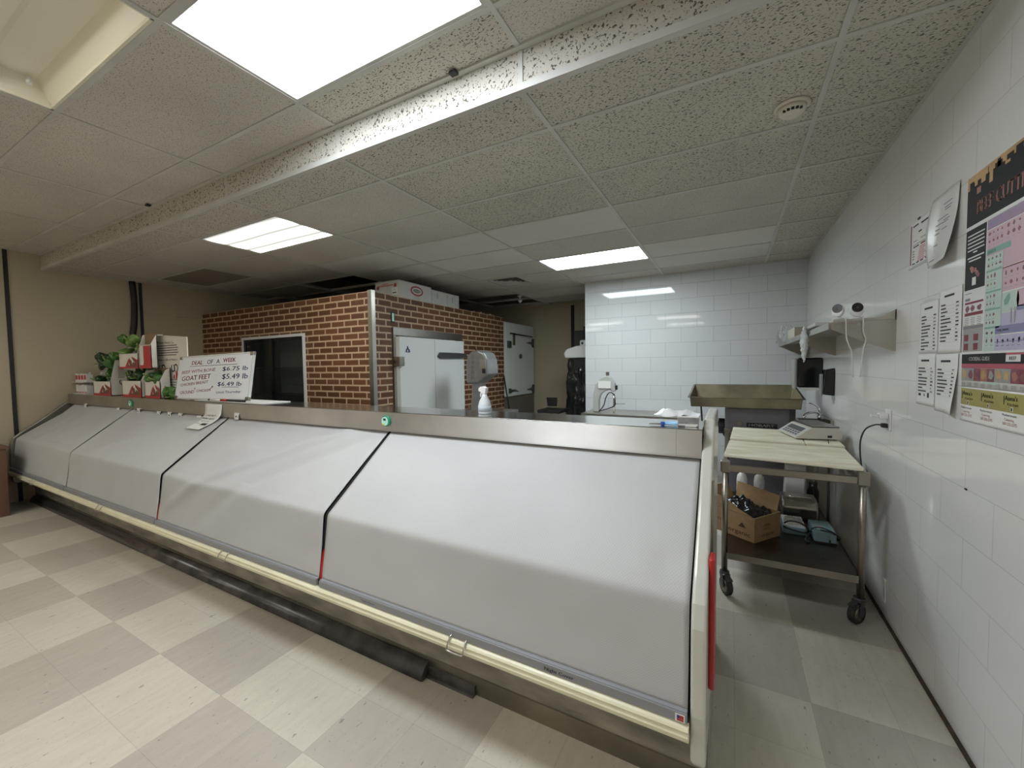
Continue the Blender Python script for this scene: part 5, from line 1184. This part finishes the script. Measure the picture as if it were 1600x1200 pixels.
rect(f,P,.156,.30,1.905,1.925,M_tgr,.0009); f.text('CHUCK', P(.165,1.910,.0013), U, V, .012, M_pblk, .05)
rect(f,P,.156,.26,1.44,1.900,M_pgr,.0009)
cuts(.16,.255,1.850,1.898,4,2)
for vv in (1.842,1.768,1.705,1.640): rect(f,P,.158,.255,vv,vv+.006,M_tgr,.0012)
cuts(.16,.225,1.780,1.838,3,2); cuts(.16,.225,1.712,1.765,3,2); cuts(.16,.225,1.645,1.70,3,2); cuts(.16,.225,1.58,1.635,2,2)
rect(f,P,.262,W,1.760,1.842,M_ppink,.0009); rect(f,P,.262,.40,1.838,1.842,M_wine,.0012); cuts(.265,.64,1.765,1.835,12,2)
rect(f,P,.262,W,1.690,1.756,M_pgr,.0009)
# cow silhouette in coloured zones
for (u0,u1,v0,v1,m_) in ((.30,.36,1.705,1.75,M_pgr),(.345,.46,1.70,1.753,M_ppink),(.46,.56,1.70,1.752,M_pur),(.345,.56,1.688,1.702,M_ind)): f.add([P(u0+.004,v0,.0014),P(u1-.004,v0-.002,.0014),P(u1,(v0+v1)/2,.0014),P(u1-.006,v1,.0014),P(u0+.006,v1+.002,.0014),P(u0,(v0+v1)/2,.0014)],[tuple(range(6))],m_)
f.add([P(.29,1.742,.0016),P(.275,1.728,.0016),P(.280,1.712,.0016),P(.30,1.715,.0016),P(.312,1.735,.0016),P(.306,1.752,.0016)],[tuple(range(6))],M_tgr)
for u in (.315,.335,.53,.55): rect(f,P,u,u+.006,1.650,1.70,M_pgy,.0014)
rect(f,P,.262,W,1.640,1.688,M_lil,.0008); rect(f,P,.228,W,1.618,1.645,M_ind,.0012); f.text('FORE SHANK', P(.24,1.626,.0016), U, V, .012, M_pblk, .07)
rect(f,P,.228,W,1.560,1.614,M_lil,.001); cuts(.23,.65,1.562,1.612,14,1)
rect(f,P,.228,W,1.5885,1.5915,M_ind,.0012)
rect(f,P,.0,.15,1.672,1.798,M_pw); rect(f,P,.012,.06,1.785,1.788,M_gink,.001); rect(f,P,.012,.05,1.758,1.768,M_gink,.001); rect(f,P,.012,.145,1.745,1.753,M_wine,.001)
for u in (.03,.07,.12): blob(u,1.727,.016,.013,M_meat)
rect(f,P,.012,.145,1.700,1.712,M_wine,.001)
for r in range(5):
    for c in range(3): rect(f,P,.015+.045*c,.045+.045*c,1.690-.0065*r,1.692-.0065*r,M_gink,.001)
rect(f,P,.005,.150,1.562,1.662,M_pgy,.0009); rect(f,P,.005,.150,1.650,1.662,M_gink,.0012)
for u in (.015,.085):
    for v in (1.60,1.565): rect(f,P,u,u+.032,v+.003,v+.028,M_wine,.0013)
rect(f,P,0,W,1.552,1.560,M_pw,.0014)
rect(f,P,.003,W,1.515,1.552,M_pblk,.0014); f.text('COOKING GUIDE', P(.058,1.526,.0018), U, V, .022, M_pw, .145, bold=True)
rect(f,P,.30,.38,1.522,1.545,M_pw,.0018); rect(f,P,.30,.40,1.545,1.552,M_band,.0018); f.text('BEEF', P(.318,1.528,.0022), U, V, .016, M_pblk, .04, bold=True)
rect(f,P,.003,W,1.498,1.515,M_band,.0014)
random.seed(9)
for k in range(14):
    u0 = .004+k*.0465; rect(f,P,u0,u0+.0455,1.450,1.497,random.choice((M_meat,M_rust,M_wine,M_pgy)),.0014)
    blob(u0+.023,1.474,.017,.018,random.choice((M_meat,M_rust,M_oran,M_pgy)),.0018)
for k in range(14):
    for r in range(3): rect(f,P,.008+k*.0465,.035+k*.0465,1.440-.005*r,1.442-.005*r,M_pgy,.0012)
f.build('poster_print', M_pblk, t, fix=False)
t, P = paper('olive_banner', 2.285, .64, 1.29, 1.424, 'olive green and white flyer strip taped under the beef poster', 'poster', None, off=.0045)
M_oliv = mat('olive_print', (.34,.31,.09), .5, var=.15, vscale=9)
f = MB(); f.add([P(.004,1.355),P(.64,1.352),P(.64,1.415),P(.004,1.420)],[(0,1,2,3)],M_oliv)
for k in range(3):
    u0 = .02+.14*k
    f.text("Anna's", P(u0,1.393,.0012), U, V, .022, M_pblk, .07, bold=True); f.text("Kitchen", P(u0+.015,1.376,.0012), U, V, .014, M_pblk, .06)
    rect(f,P,u0+.035,u0+.048,1.358,1.372,M_pw,.0012); rect(f,P,u0+.038,u0+.045,1.359,1.370,M_pblk,.0016)
    rect(f,P,u0-.006,u0-.002,1.378,1.408,M_pblk,.0012)
    f.text('Mediterranean', P(u0-.012,1.340,.0012), U, V, .012, M_pblk, .08); f.text('Catering', P(u0,1.325,.0012), U, V, .012, M_rust, .055); f.text('587-232-2372', P(u0-.008,1.310,.0012), U, V, .014, M_rust, .08)
f.build('flyer_print', M_oliv, t, fix=False)
